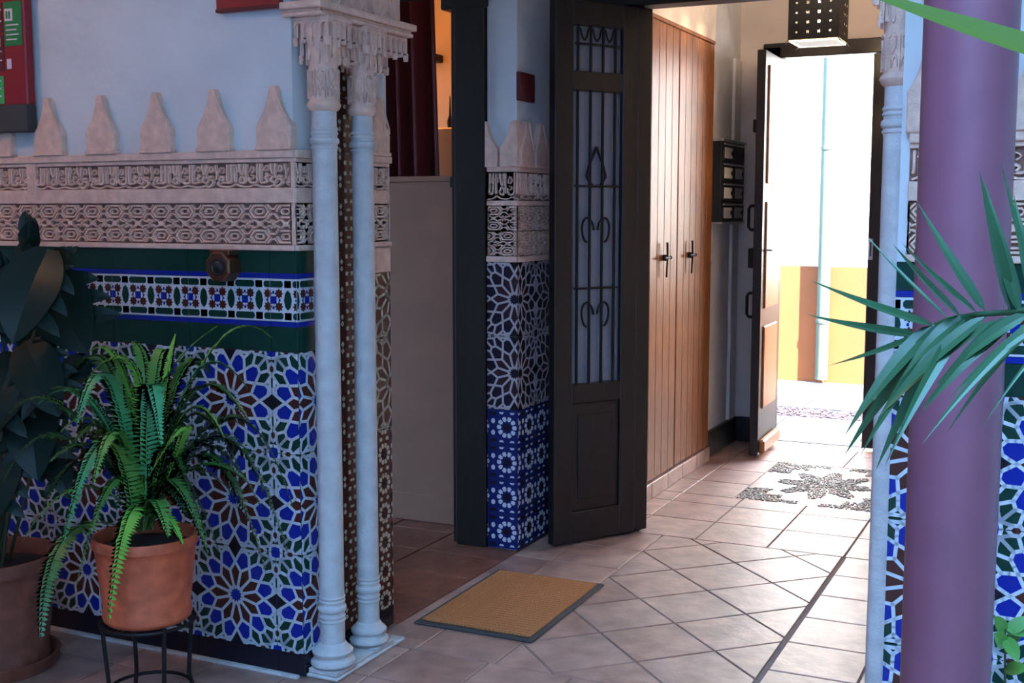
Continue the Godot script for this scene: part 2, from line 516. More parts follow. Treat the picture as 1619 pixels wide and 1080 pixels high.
func star_cell(strap := WHITE, shield := BLUE, petal := BROWN, ground := GREEN, core := BLUE) -> Array:
	# one square of the twelve-pointed star interlace, from -0.5 to 0.5: [outline, colour, height]
	var out := []
	var w := 0.029
	var pet := PackedVector2Array()
	for k in 24: pet.append(pol(0.345 if k % 2 == 0 else 0.258, k * 15))
	out.append([pet, petal, 0.0008])
	var st := PackedVector2Array()
	for k in 24: st.append(pol(0.112 if k % 2 == 0 else 0.072, k * 15 + 15))
	out.append([st, core, 0.0010])
	for k in 12:
		var a := k * 30.0
		var b := a + 15
		out.append([PackedVector2Array([pol(0.258, b), pol(0.345, a), pol(0.40, a + 4.5), pol(0.452, a + 8), pol(0.478, b), pol(0.452, a + 22), pol(0.40, a + 25.5), pol(0.345, a + 30)]), shield, 0.0008])
		var L := [[pol(0.10, b), pol(0.258, b)], [pol(0.258, b), pol(0.345, a)], [pol(0.258, b), pol(0.345, a + 30)],
			[pol(0.345, a), pol(0.40, a + 4.5)], [pol(0.345, a), pol(0.40, a - 4.5)], [pol(0.40, a + 4.5), pol(0.452, a + 8)], [pol(0.40, a - 4.5), pol(0.452, a - 8)],
			[pol(0.452, a + 8), pol(0.478, b)], [pol(0.452, a + 22), pol(0.478, b)], [pol(0.112, b), pol(0.072, a)], [pol(0.072, a), pol(0.112, a - 15)]]
		for q in L: out.append([bar(q[0], q[1], w if q[0].length() > 0.11 or q[1].length() > 0.2 else w * 0.7), strap, 0.0015])
	for q in 4:
		var rot := Transform2D(q * PI / 2, Vector2.ZERO)
		var line := func(ps: Array):
			for k in ps.size() - 1: out.append([bar(rot * ps[k], rot * ps[k + 1], w), strap, 0.0015])
		var fill := func(ps: Array, c: Color):
			var pp := PackedVector2Array()
			for p in ps: pp.append(rot * p)
			out.append([pp, c, 0.0008])
		fill.call([Vector2(0.40, 0.03), Vector2(0.40, -0.03), Vector2(0.5, -0.10), Vector2(0.5, 0.10)], shield if ground == DARK else DARK)
		fill.call([Vector2(0.5, 0.43), Vector2(0.47, 0.44), Vector2(0.44, 0.47), Vector2(0.43, 0.5), Vector2(0.5, 0.5)], core)
		for s in [-1.0, 1.0]:
			fill.call([Vector2(0.5, 0.27 * s), Vector2(0.462, 0.30 * s), Vector2(0.462, 0.35 * s), Vector2(0.5, 0.385 * s)], petal)
			line.call([pol(0.452, 8 * s), Vector2(0.5, 0.10 * s)])
			line.call([Vector2(0.5, 0.10 * s), pol(0.478, 15 * s) + Vector2(0.012, 0.02 * s), Vector2(0.472, 0.235 * s), Vector2(0.5, 0.27 * s)])
			line.call([Vector2(0.5, 0.27 * s), Vector2(0.462, 0.30 * s), Vector2(0.462, 0.35 * s), Vector2(0.5, 0.385 * s)])
			line.call([pol(0.452, 22 * s), Vector2(0.472, 0.235 * s)])
			line.call([pol(0.452, 38 * s), Vector2(0.462, 0.31 * s)])
			line.call([pol(0.478, 45 * s), Vector2(0.44, 0.44 * s)])
			line.call([Vector2(0.462, 0.36 * s), Vector2(0.44, 0.44 * s), Vector2(0.43, 0.5 * s)])
			line.call([Vector2(0.44, 0.44 * s), Vector2(0.36, 0.462 * s)])
	return out

func small_cell(petal: Color, ground: Color, core: Color) -> Array:
	# a ring of ten petals on a ground, small stars in the corners
	var out := []
	for k in 10:
		var a := k * 36.0
		out.append([PackedVector2Array([pol(0.19, a), pol(0.235, a - 15), pol(0.34, a - 12), pol(0.365, a), pol(0.34, a + 12), pol(0.235, a + 15)]), petal])
	var st := PackedVector2Array()
	for k in 20: st.append(pol(0.17 if k % 2 == 0 else 0.10, k * 18))
	out.append([st, core])
	for q in 4:
		var rot := Transform2D(q * PI / 2, Vector2.ZERO)
		for s in [-1.0, 1.0]:
			var pp := PackedVector2Array()
			for p in [Vector2(0.5, 0.10 * s), Vector2(0.43, 0.16 * s), Vector2(0.44, 0.25 * s), Vector2(0.5, 0.28 * s)]: pp.append(rot * p)
			out.append([pp, petal])
		var h := PackedVector2Array()
		for p in [Vector2(0.5, 0.37), Vector2(0.41, 0.41), Vector2(0.37, 0.5), Vector2(0.5, 0.5)]: h.append(rot * p)
		out.append([h, core])
	return out

func jamb_cell() -> Array:
	# dark stars with pale almond petals between them
	var out := []
	for k in 6:
		var a := k * 60.0 + 30
		out.append([PackedVector2Array([pol(0.27, a), pol(0.38, a - 15), pol(0.49, a), pol(0.38, a + 15)]), CREAM])
	for q in 2:
		for s in [-1.0, 1.0]:
			out.append([PackedVector2Array([Vector2(0.36 * s, 0.5 - q), Vector2(0.44 * s, 0.44 - q * 0.88), Vector2(0.5 * s, 0.5 - q)]), CREAM])
	return out

func border_cell() -> Array:
	# one repeat of the lattice border, 1 wide and 1.16 high, centred
	var out := []
	var oct := func(c: Vector2, w: float, h: float, k: float, colr: Color):
		out.append([PackedVector2Array([c + Vector2(-w + k, -h), c + Vector2(w - k, -h), c + Vector2(w, -h + k), c + Vector2(w, h - k), c + Vector2(w - k, h), c + Vector2(-w + k, h), c + Vector2(-w, h - k), c + Vector2(-w, -h + k)]), colr])
	for s in [-1.0, 1.0]:
		oct.call(Vector2(0, 0.455 * s), 0.33, 0.095, 0.05, GREEN)
		oct.call(Vector2(-0.5, 0.455 * s), 0.115, 0.10, 0.005, GREEN)
		oct.call(Vector2(0.5, 0.455 * s), 0.115, 0.10, 0.005, GREEN)
		out.append([PackedVector2Array([Vector2(0.5 * s, -0.29), Vector2(0.5 * s, 0.29), Vector2(0.5 * s - 0.09 * s, 0.2), Vector2(0.5 * s - 0.135 * s, 0.0), Vector2(0.5 * s - 0.09 * s, -0.2)]), GREEN])
		for t in [-1.0, 1.0]:
			var c := Vector2(0.19 * s, 0.185 * t)
			var st := PackedVector2Array()
			for k in 16: st.append(c + pol(0.150 if k % 2 == 0 else 0.10, k * 22.5))
			out.append([st, BROWN])
		oct.call(Vector2(0.215 * s, 0), 0.032, 0.045, 0.03, BLUE)
		oct.call(Vector2(0, 0.22 * s), 0.035, 0.05, 0.03, BLUE)
	oct.call(Vector2.ZERO, 0.105, 0.11, 0.005, BLUE)
	return out

var tile_cache := {}
func tile_mesh(w: float, h: float, cells: Array, pitch: Vector2, off: Vector2, ground: Color) -> ArrayMesh:
	# a glazed tile w by h (centre at zero); off is where a lattice point falls on it
	var key := str([snappedf(w, 0.001), snappedf(h, 0.001), cells.hash(), snapped(off, Vector2(0.001, 0.001)), ground])
	if tile_cache.has(key): return tile_cache[key]
	var m := MB.new()
	var g := 0.0007
	m.col = ground
	m.prism(rect(-w / 2 + g, w / 2 - g, -h / 2 + g, h / 2 - g), -0.008, 0.0, 0.0006)
	var face := rect(-w / 2 + 0.0009, w / 2 - 0.0009, -h / 2 + 0.0009, h / 2 - 0.0009)
	if cells.size():
		for i in range(int(floor((-w / 2 - off.x) / pitch.x)) - 1, int(ceil((w / 2 - off.x) / pitch.x)) + 2):
			for j in range(int(floor((-h / 2 - off.y) / pitch.y)) - 1, int(ceil((h / 2 - off.y) / pitch.y)) + 2):
				var c := off + Vector2(i * pitch.x, j * pitch.y)
				if c.x + pitch.x < -w / 2 or c.x - pitch.x > w / 2 or c.y + pitch.x * 0.8 < -h / 2 or c.y - pitch.x * 0.8 > h / 2: continue
				for p in cells:
					var q := PackedVector2Array()
					for u in p[0]: q.append(c + u * pitch.x)
					m.col = p[1]
					for r in clip(q, face): m.prism(r, 0.0, p[2] if p.size() > 2 else 0.0011)
	var a := m.mesh()
	tile_cache[key] = a
	return a

func tiles(parent: Node3D, called: String, xf: Transform3D, us: Array, vs: Array, cells: Array, pitch: Vector2, org: Vector2, ground: Color, depth := 0.0):
	for i in us.size() - 1:
		for j in vs.size() - 1:
			var w: float = us[i + 1] - us[i]
			var h: float = vs[j + 1] - vs[j]
			var c := Vector2((us[i] + us[i + 1]) / 2, (vs[j] + vs[j + 1]) / 2)
			var off := org - c
			off.x = fposmod(off.x + pitch.x / 2, pitch.x) - pitch.x / 2
			off.y = fposmod(off.y + pitch.y / 2, pitch.y) - pitch.y / 2
			var o := obj(called, tile_mesh(w, h, cells, pitch, off, ground), M.glaze, parent)
			o.transform = xf * Transform3D(Basis.IDENTITY, Vector3(c.x, c.y, depth))

# ------------------------------------------------------------------ carved stucco
func smooth(pts: Array, n := 4) -> Array:
	if pts.size() < 3: return pts
	var out := []
	for i in pts.size() - 1:
		var a: Vector2 = pts[max(i - 1, 0)]; var b: Vector2 = pts[i]; var c: Vector2 = pts[i + 1]; var d: Vector2 = pts[min(i + 2, pts.size() - 1)]
		for k in n: out.append(b.cubic_interpolate(c, a, d, float(k) / n))
	out.append(pts[-1])
	return out

func script_strokes() -> Array:
	# the carved motto, read from right to left, with the scrolls behind it: [points, width]
	var V := func(a: Array) -> Array:
		var o := []
		for k in range(0, a.size(), 2): o.append(Vector2(a[k], a[k + 1]))
		return o
	return [
		[V.call([0.96, 0.42, 0.92, 0.47, 0.90, 0.36, 0.95, 0.33, 0.96, 0.2, 0.90, 0.06, 0.85, 0.10]), 0.030],
		[V.call([0.87, 0.95, 0.85, 0.55, 0.80, 0.30, 0.86, 0.22, 0.89, 0.36, 0.82, 0.6, 0.80, 0.95]), 0.030],
		[V.call([0.73, 0.55, 0.77, 0.48, 0.72, 0.40, 0.76, 0.28, 0.70, 0.22, 0.66, 0.24, 0.655, 0.5, 0.66, 0.95]), 0.030],
		[V.call([0.615, 0.95, 0.61, 0.4, 0.60, 0.24, 0.54, 0.20, 0.50, 0.26, 0.495, 0.42]), 0.030],
		[V.call([0.45, 0.95, 0.45, 0.5, 0.46, 0.25]), 0.030],
		[V.call([0.42, 0.95, 0.41, 0.6, 0.35, 0.30, 0.40, 0.20, 0.43, 0.34, 0.38, 0.55, 0.35, 0.95]), 0.030],
		[V.call([0.29, 0.95, 0.285, 0.55, 0.29, 0.22]), 0.030],
		[V.call([0.235, 0.95, 0.235, 0.4, 0.22, 0.25, 0.17, 0.24, 0.17, 0.5, 0.175, 0.95]), 0.030],
		[V.call([0.17, 0.25, 0.11, 0.22, 0.06, 0.30, 0.08, 0.46, 0.12, 0.38, 0.07, 0.22, 0.03, 0.24]), 0.030],
		[V.call([0.02, 0.18, 0.10, 0.06, 0.22, 0.06, 0.30, 0.16, 0.36, 0.08, 0.48, 0.05, 0.58, 0.12, 0.66, 0.06, 0.78, 0.05, 0.86, 0.14]), 0.024],
		[V.call([0.04, 0.62, 0.08, 0.82, 0.13, 0.72, 0.09, 0.60]), 0.018], [V.call([0.20, 0.60, 0.205, 0.80]), 0.018],
		[V.call([0.32, 0.62, 0.315, 0.84, 0.26, 0.74]), 0.018], [V.call([0.50, 0.60, 0.53, 0.82, 0.57, 0.70, 0.53, 0.58]), 0.018],
		[V.call([0.70, 0.68, 0.74, 0.88, 0.78, 0.76, 0.73, 0.66]), 0.018], [V.call([0.91, 0.62, 0.93, 0.86, 0.97, 0.74, 0.93, 0.62]), 0.018],
		[V.call([0.54, 0.36, 0.57, 0.46, 0.52, 0.50]), 0.018], [V.call([0.0, 0.93, 0.02, 0.5, 0.0, 0.35]), 0.020],
	]

func carve_text(xf: Transform3D, u0: float, u1: float, v0: float, v1: float, org: float) -> MB:
	var m := MB.new()
	m.xf = xf
	var P := 0.25
	var to := func(u: float, v: float, h: float) -> Vector3: return Vector3(u, v, h - 0.008)
	var st := script_strokes()
	for i in range(int(floor((u0 - org) / P)) - 1, int(ceil((u1 - org) / P)) + 1):
		for s in st:
			var pts := []
			for p in smooth(s[0], 3): pts.append(Vector2(org + (i + p.x) * P, v0 + p.y * (v1 - v0)))
			var keep := []
			for p in pts:
				if p.x > u0 + 0.004 and p.x < u1 - 0.004: keep.append(p)
			if keep.size() > 1: m.ribbon(keep, s[1] * P * 1.1, 0.010, to)
	return m

func carve_strap(xf: Transform3D, u0: float, u1: float, v0: float, v1: float, org: float) -> MB:
	var m := MB.new()
	m.xf = xf
	var P := 0.093
	var H := v1 - v0
	var to := func(u: float, v: float, h: float) -> Vector3: return Vector3(u, v, h - 0.008)
	var line := func(ps: Array, i: int, w: float, closed: bool):
		var keep := []
		for p in ps:
			var q := Vector2(org + (i + p.x) * P, v0 + p.y * H)
			if q.x < u0 + 0.003 or q.x > u1 - 0.003: closed = false
			q.x = clampf(q.x, u0 + 0.003, u1 - 0.003)
			if keep.is_empty() or keep[-1].distance_to(q) > 0.0015: keep.append(q)
		if keep.size() > 1: m.ribbon(keep, w, 0.009, to, closed)
	for i in range(int(floor((u0 - org) / P)) - 1, int(ceil((u1 - org) / P)) + 1):
		for s in [0, 1]:
			var f := func(a: Array) -> Array:
				var o := []
				for k in range(0, a.size(), 2): o.append(Vector2(a[k], a[k + 1] if s == 0 else 1.0 - a[k + 1]))
				return o
			line.call(f.call([-0.36, 0.80, -0.2, 0.94, 0.2, 0.94, 0.36, 0.80, 0.2, 0.66, -0.2, 0.66]), i, 0.0075, true)
			line.call(f.call([-0.17, 0.80, -0.1, 0.86, 0.1, 0.86, 0.17, 0.80, 0.1, 0.74, -0.1, 0.74]), i, 0.006, true)
			line.call(f.call([0.3, 0.96, 0.42, 0.86, 0.58, 0.86, 0.7, 0.96]), i, 0.006, false)
			line.call(f.call([0.28, 0.62, 0.42, 0.74, 0.58, 0.74, 0.72, 0.62]), i, 0.006, false)
			line.call(f.call([0.22, 0.60, 0.34, 0.545, 0.66, 0.545, 0.78, 0.60]), i, 0.006, false)
			line.call(f.call([-0.2, 0.60, -0.08, 0.54, 0.08, 0.54, 0.2, 0.60]), i, 0.006, false)
		line.call([Vector2(0.42, 0.40), Vector2(0.5, 0.44), Vector2(0.5, 0.56), Vector2(0.42, 0.60)], i, 0.006, false)
		line.call([Vector2(0.58, 0.40), Vector2(0.56, 0.46), Vector2(0.56, 0.54), Vector2(0.58, 0.60)], i, 0.006, false)
		line.call([Vector2(-0.1, 0.5), Vector2(0.1, 0.5)], i, 0.009, false)
	return m

func merlon_outline(w := 0.118, h := 0.182) -> PackedVector2Array:
	var half := [[0.5, 0.0], [0.52, 0.36], [0.47, 0.43], [0.37, 0.51], [0.27, 0.62], [0.19, 0.74], [0.145, 0.86], [0.12, 0.94], [0.06, 1.0]]
	var p := PackedVector2Array()
	for k in half: p.append(Vector2(k[0] * w, k[1] * h))
	for k in range(half.size() - 1, -1, -1): p.append(Vector2(-half[k][0] * w, half[k][1] * h))
	return p

func dado(w: Node3D, xf: Transform3D, u0: float, u1: float, us: Array, text_org: float, bands := true):
	# the whole dressing of a stretch of wall, from the black base to the ledge
	var f := 0.305
	var vs := [0.0715, 0.3765, 0.6815, 0.9865]
	tiles(w, "star_tile", xf, us, vs, star_cell(), Vector2(f, f), Vector2(-2.3125, 0.224), GREEN)
	tiles(w, "base_tile", xf, us, [0.004, 0.0715], [], Vector2.ONE, Vector2.ZERO, DARK)
	tiles(w, "green_tile", xf, us, [0.9865, 1.060], [], Vector2.ONE, Vector2.ZERO, GREEN)
	tiles(w, "blue_strip", xf, us, [1.060, 1.0755], [], Vector2.ONE, Vector2.ZERO, BLUE, 0.001)
	tiles(w, "border_tile", xf, us, [1.0755, 1.202], border_cell(), Vector2(0.1033, 0.1265), Vector2(-2.768, 1.13875), WHITE)
	tiles(w, "blue_strip", xf, us, [1.202, 1.2175], [], Vector2.ONE, Vector2.ZERO, BLUE, 0.001)
	tiles(w, "green_tile", xf, us, [1.2175, 1.284], [], Vector2.ONE, Vector2.ZERO, GREEN)
	if bands: stucco(w, xf, u0, u1, text_org)

func stucco(w: Node3D, xf: Transform3D, u0: float, u1: float, text_org: float, ends := 0.012):
	var m := MB.new()
	m.xf = xf
	var add := func(a: float, b: float, c: float, d: float, z: float):
		m.box(Vector3((a + b) / 2, (c + d) / 2, z - 0.012), Vector3(b - a, d - c, 0.024), 0.002)
	add.call(u0, u1, 1.284, 1.300, 0.010)
	add.call(u0, u1, 1.422, 1.466, 0.004)
	add.call(u0, u1, 1.540, 1.552, 0.004)
	add.call(u0, u1 + 0.003, 1.552, 1.574, 0.012)
	add.call(u1 - ends, u1, 1.300, 1.422, 0.003)
	add.call(u1 - ends, u1, 1.466, 1.540, 0.003)
	obj("stucco_moulding", m, M.stucco, w)
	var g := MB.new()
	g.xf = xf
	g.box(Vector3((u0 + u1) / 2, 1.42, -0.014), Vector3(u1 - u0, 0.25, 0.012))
	obj("stucco_ground_shaded", g, M.stucco_ground_shaded, w)
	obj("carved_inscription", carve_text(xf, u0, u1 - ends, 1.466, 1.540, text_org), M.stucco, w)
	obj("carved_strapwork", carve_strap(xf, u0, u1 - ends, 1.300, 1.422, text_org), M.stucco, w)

func merlons(w: Node3D, xf: Transform3D, xs: Array, lo := -99.0, hi := 99.0):
	var ms := MB.new()
	ms.prism(merlon_outline(), -0.02, 0.012, 0.004, true)
	ms.ribbon([Vector2(0.012, 0.176), Vector2(0.020, 0.15), Vector2(0.034, 0.118), Vector2(0.050, 0.090), Vector2(0.052, 0.07)], 0.006, 0.004, func(u, v, h): return Vector3(u, v, 0.012 + h))
	ms.box(Vector3(0, 0.006, -0.002), Vector3(0.126, 0.012, 0.034), 0.002)
	var a := ms.mesh()
	for x in xs:
		var o: MeshInstance3D
		if x - 0.062 < lo or x + 0.062 > hi:
			var cut := MB.new()
			for r in clip(merlon_outline(), rect(lo - x, hi - x, -1, 1)): cut.prism(r, -0.02, 0.012, 0.003, true)
			o = obj("merlon", cut, M.stucco, w)
		else: o = obj("merlon", a, M.stucco, w)
		o.transform = xf * Transform3D(Basis.IDENTITY, Vector3(x, 1.574, 0.004))

func build_left_wall():
	var w := struct("wall_left", "white patio wall dressed with star tiles and carved stucco, left of the passage", "wall")
	obj("plaster_core", bx(Vector3(-4.6, 0, -3.40), Vector3(XC - 0.008, 6.0, ZW - 0.008)), M.plaster, w)
	var us := []
	for k in range(8, -1, -1): us.append(-2.160 - 0.305 * k)
	us.append(XC)
	dado(w, FRONT, us[0], XC, us, -2.10)
	var dv := bx(Vector3(-3.115, 1.44, ZW - 0.01), Vector3(-3.075, 1.574, ZW + 0.006), 0.002)
	obj("stucco_divider", dv, M.stucco, w)
	merlons(w, FRONT, [-4.552, -4.332, -4.111, -3.890, -3.670, -3.449, -3.228, -3.007, -2.785, -2.565, -2.345, -2.127])
	# the end of the wall beside the passage (u runs away from the viewer)
	var f := 0.305
	var su := [2.88, 3.03]
	tiles(w, "star_tile", SIDE, su, [0.0715, 0.3765, 0.6815, 0.9865], star_cell(), Vector2(f, f), Vector2(2.975, 0.224), GREEN)
	tiles(w, "base_tile", SIDE, [2.88, 3.03, 3.40], [0.004, 0.0715], [], Vector2.ONE, Vector2.ZERO, DARK)
	tiles(w, "green_tile", SIDE, su, [0.9865, 1.060], [], Vector2.ONE, Vector2.ZERO, GREEN)
	tiles(w, "blue_strip", SIDE, su, [1.060, 1.0755], [], Vector2.ONE, Vector2.ZERO, BLUE)
	tiles(w, "border_tile", SIDE, su, [1.0755, 1.202], border_cell(), Vector2(0.1033, 0.1265), Vector2(2.93, 1.13875), WHITE)
	tiles(w, "blue_strip", SIDE, su, [1.202, 1.2175], [], Vector2.ONE, Vector2.ZERO, BLUE)
	tiles(w, "green_tile", SIDE, su, [1.2175, 1.284], [], Vector2.ONE, Vector2.ZERO, GREEN)
	stucco(w, SIDE, 2.88, 3.03, 2.80, 0.004)
	var jv := [0.0715]
	while jv[-1] < 1.85: jv.append(jv[-1] + 0.15)
	tiles(w, "jamb_tile", SIDE, [3.03, 3.115, 3.20], jv, jamb_cell(), Vector2(0.085, 0.085), Vector2(3.115, 0.0), BROWN)
	tiles(w, "star_tile", SIDE, [3.20, 3.40], [0.6815, 0.9865, 1.20], star_cell(CREAM, BROWN, BROWN, BROWN, BROWN), Vector2(f, f), Vector2(3.40, 0.834), BROWN)
	var cov := small_cell(CREAM, BROWN, DARK)
	tiles(w, "small_star_tile", SIDE, [3.20, 3.40], [0.0715, 0.224, 0.3765, 0.529, 0.6815], cov, Vector2(0.1, 0.1), Vector2(3.35, 0.0), BROWN)
	stucco(w, SIDE, 3.20, 3.40, 3.16, 0.004)
	var mo := MB.new()
	mo.xf = SIDE
	mo.box(Vector3(3.30, 1.24, -0.006), Vector3(0.20, 0.08, 0.02), 0.002)
	obj("stucco_fillet", mo, M.stucco, w)
	merlons(w, SIDE, [3.325])
	var cb := struct("trim_2", "pale stone strip where the tiled wall meets the floor", "trim")
	obj("curb_strip", bx(Vector3(-4.6, -0.004, ZW), Vector3(-2.08, 0.008, ZW + 0.018), 0.002), M.stone, cb)

func build_right_wall():
	var w := struct("wall_right", "white patio wall with star tiles and stucco, behind the purple post", "wall")
	obj("plaster_core", bx(Vector3(-0.392, 0, -3.40), Vector3(3.0, 6.0, ZW - 0.008)), M.plaster, w)
	var us := [-0.392, -0.165, 0.140, 0.445]
	var shift := Transform3D(Basis.IDENTITY, Vector3(0, 0, ZW))
	# the same dressing, its lattice shifted so that a star column falls at -0.3125
	var f := 0.305
	tiles(w, "star_tile", shift, us, [0.0715, 0.3765, 0.6815, 0.9865], star_cell(), Vector2(f, f), Vector2(-0.3175, 0.224), GREEN)
	tiles(w, "base_tile", shift, us, [0.004, 0.0715], [], Vector2.ONE, Vector2.ZERO, DARK)
	tiles(w, "green_tile", shift, us, [0.9865, 1.060], [], Vector2.ONE, Vector2.ZERO, GREEN)
	tiles(w, "blue_strip", shift, us, [1.060, 1.0755], [], Vector2.ONE, Vector2.ZERO, BLUE)
	tiles(w, "border_tile", shift, us, [1.0755, 1.202], border_cell(), Vector2(0.1033, 0.1265), Vector2(-0.34, 1.13875), WHITE)
	tiles(w, "blue_strip", shift, us, [1.202, 1.2175], [], Vector2.ONE, Vector2.ZERO, BLUE)
	tiles(w, "green_tile", shift, us, [1.2175, 1.284], [], Vector2.ONE, Vector2.ZERO, GREEN)
	stucco(w, shift, -0.372, 0.445, -0.42)
	merlons(w, shift, [-0.335, -0.115, 0.105, 0.325], -0.38)

func build_pier():
	var w := struct("wall_pier", "pier with carved stucco and dark star tiles between the inner doorway and the gate", "wall")
	obj("plaster_core", bx(Vector3(-2.20, 0, -4.90), Vector3(-2.068, 2.9, -4.388)), M.plaster, w)
	var F := Transform3D(Basis.IDENTITY, Vector3(0, 0, -4.38))
	var S := Transform3D(Basis(Vector3(0, 0, -1), Vector3(0, 1, 0), Vector3(1, 0, 0)), Vector3(-2.06, 0, 0))
	var small := small_cell(WHITE, BLUE, DARK)
	for q in [[F, [-2.20, -2.06], -2.075], [S, [4.38, 4.535, 4.69, 4.90], 4.40]]:
		tiles(w, "star_tile", q[0], q[1], [0.588, 0.8905, 1.193], star_cell(Color(0.46, 0.40, 0.42), DARKP, BROWNP, DARKP, DARKP), Vector2(0.305, 0.3025), Vector2(q[2], 0.74), DARKP)
		tiles(w, "small_star_tile", q[0], q[1], [0.004, 0.15, 0.296, 0.442, 0.588], small, Vector2(0.125, 0.146), Vector2(q[2] - 0.035, 0.077), Color(0.014, 0.022, 0.12))
		var a: float = q[1][0]
		var b: float = q[1][-1]
		var m := MB.new()
		m.xf = q[0]
		for k in [[1.193, 1.216, 0.008], [1.420, 1.440, 0.004], [1.555, 1.575, 0.004]]:
			m.box(Vector3((a + b) / 2, (k[0] + k[1]) / 2, k[2] - 0.012), Vector3(b - a, k[1] - k[0], 0.024), 0.002)
		obj("stucco_moulding", m, M.stucco, w)
		var g := MB.new()
		g.xf = q[0]
		g.box(Vector3((a + b) / 2, 1.385, -0.014), Vector3(b - a, 0.38, 0.012))
		obj("stucco_ground_shaded", g, M.stucco_ground_shaded, w)
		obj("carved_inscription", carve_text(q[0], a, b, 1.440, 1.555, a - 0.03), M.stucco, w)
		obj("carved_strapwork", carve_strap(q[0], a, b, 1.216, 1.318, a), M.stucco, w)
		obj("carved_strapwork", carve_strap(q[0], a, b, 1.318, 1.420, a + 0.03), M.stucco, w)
		# solid plaster up to the merlons
	merlons(w, F, [-2.205, -2.075], -2.20, -2.056)
	merlons(w, S, [4.44, 4.58, 4.72])

# ------------------------------------------------------------------ columns
func capital(m: MB, r: float):
	# carved drum and a stalactite block, from 1.70 up to 1.946
	m.lathe([Vector2(r * 0.98, 1.685), Vector2(r * 1.22, 1.692), Vector2(r * 1.34, 1.702), Vector2(r * 1.22, 1.712), Vector2(r * 1.10, 1.716), Vector2(r * 1.10, 1.80), Vector2(r * 1.2, 1.84), Vector2(r * 1.45, 1.90), Vector2(r * 1.55, 1.946)], Vector3.ZERO, 28)
	var R := r * 1.10
	var to := func(u: float, v: float, h: float) -> Vector3:
		return Vector3(cos(u) * (R + h), v, -sin(u) * (R + h))
	for k in 8:
		var a := k * PI / 4
		m.ribbon([Vector2(a, 1.72), Vector2(a, 1.80)], 0.09, 0.006, func(u, v, h): return to.call(u, v, h))
		for s in [-1.0, 1.0]:
			var arc := []
			for t in 9:
				var b := PI * t / 8.0
				arc.append(Vector2(a + PI / 8 + s * 0.17 + 0.13 * cos(b) * s, 1.728 + 0.024 * sin(b)))
			m.ribbon(arc, 0.008, 0.006, func(u, v, h): return to.call(u, v, h))
			m.ribbon([Vector2(a + PI / 8, 1.76), Vector2(a + PI / 8 + 0.2 * s, 1.775), Vector2(a + PI / 8 + 0.24 * s, 1.795), Vector2(a + PI / 8 + 0.08 * s, 1.80)], 0.010, 0.006, func(u, v, h): return to.call(u, v, h))
	# two tiers of niches over the drum
	var H := r * 1.55
	for q in 4:
		var keep := m.xf
		m.xf = keep * Transform3D(Basis(Vector3.UP, q * PI / 2), Vector3.ZERO)
		niches(m, -H, H, 4, 1.885, 1.938, H, 0.012)
		niches(m, -H * 0.80, H * 0.80, 3, 1.836, 1.890, H * 0.80, 0.010)
		m.xf = keep
	m.box(Vector3(0, 1.941, 0), Vector3(2 * H + 0.008, 0.010, 2 * H + 0.008), 0.002)
	m.box(Vector3(0, 1.91, 0), Vector3(2 * H - 0.026, 0.06, 2 * H - 0.026))
	m.box(Vector3(0, 1.86, 0), Vector3(1.6 * H - 0.022, 0.06, 1.6 * H - 0.022))

func niches(m: MB, u0: float, u1: float, n: int, v0: float, v1: float, z: float, deep: float):
	# a row of round-headed niches with a pendant under each pier between them
	var c := (u1 - u0) / n
	var a := c * 0.36
	var sp := v1 - a - 0.008
	for k in n:
		var u := u0 + c * (k + 0.5)
		var prev := Vector2(u - a, v0)
		var pts := [Vector2(u - a, sp)]
		for t in range(1, 9): pts.append(Vector2(u - cos(PI * t / 8.0) * a, sp + sin(PI * t / 8.0) * a * 1.05))
		for p in [[u - c / 2, u - a], [u + a, u + c / 2]]:
			m.quad(Vector3(p[0], v0, z), Vector3(p[1], v0, z), Vector3(p[1], sp, z), Vector3(p[0], sp, z))
			m.quad(Vector3(p[0], sp, z), Vector3(p[1], sp, z), Vector3(p[1], v1, z), Vector3(p[0], v1, z))
		m.quad(Vector3(u - a, v0, z - deep), Vector3(u - a, sp, z - deep), Vector3(u - a, sp, z), Vector3(u - a, v0, z))
		m.quad(Vector3(u + a, v0, z), Vector3(u + a, sp, z), Vector3(u + a, sp, z - deep), Vector3(u + a, v0, z - deep))
		for t in 8:
			var p: Vector2 = pts[t]; var q: Vector2 = pts[t + 1]
			m.quad(Vector3(p.x, p.y, z), Vector3(q.x, q.y, z), Vector3(q.x, v1, z), Vector3(p.x, v1, z))
			m.quad(Vector3(q.x, q.y, z), Vector3(p.x, p.y, z), Vector3(p.x, p.y, z - deep), Vector3(q.x, q.y, z - deep))
	for k in n + 1:
		var u := u0 + c * k
		var w := (c / 2 - a)
		var h := 0.020 if k % 2 == 0 else 0.010
		m.prism(PackedVector2Array([Vector2(u - w, v0 + 0.004), Vector2(u - w, v0), Vector2(u - w * 0.5, v0 - h), Vector2(u + w * 0.5, v0 - h), Vector2(u + w, v0), Vector2(u + w, v0 + 0.004)]), z - deep, z + 0.002, 0.001, true)

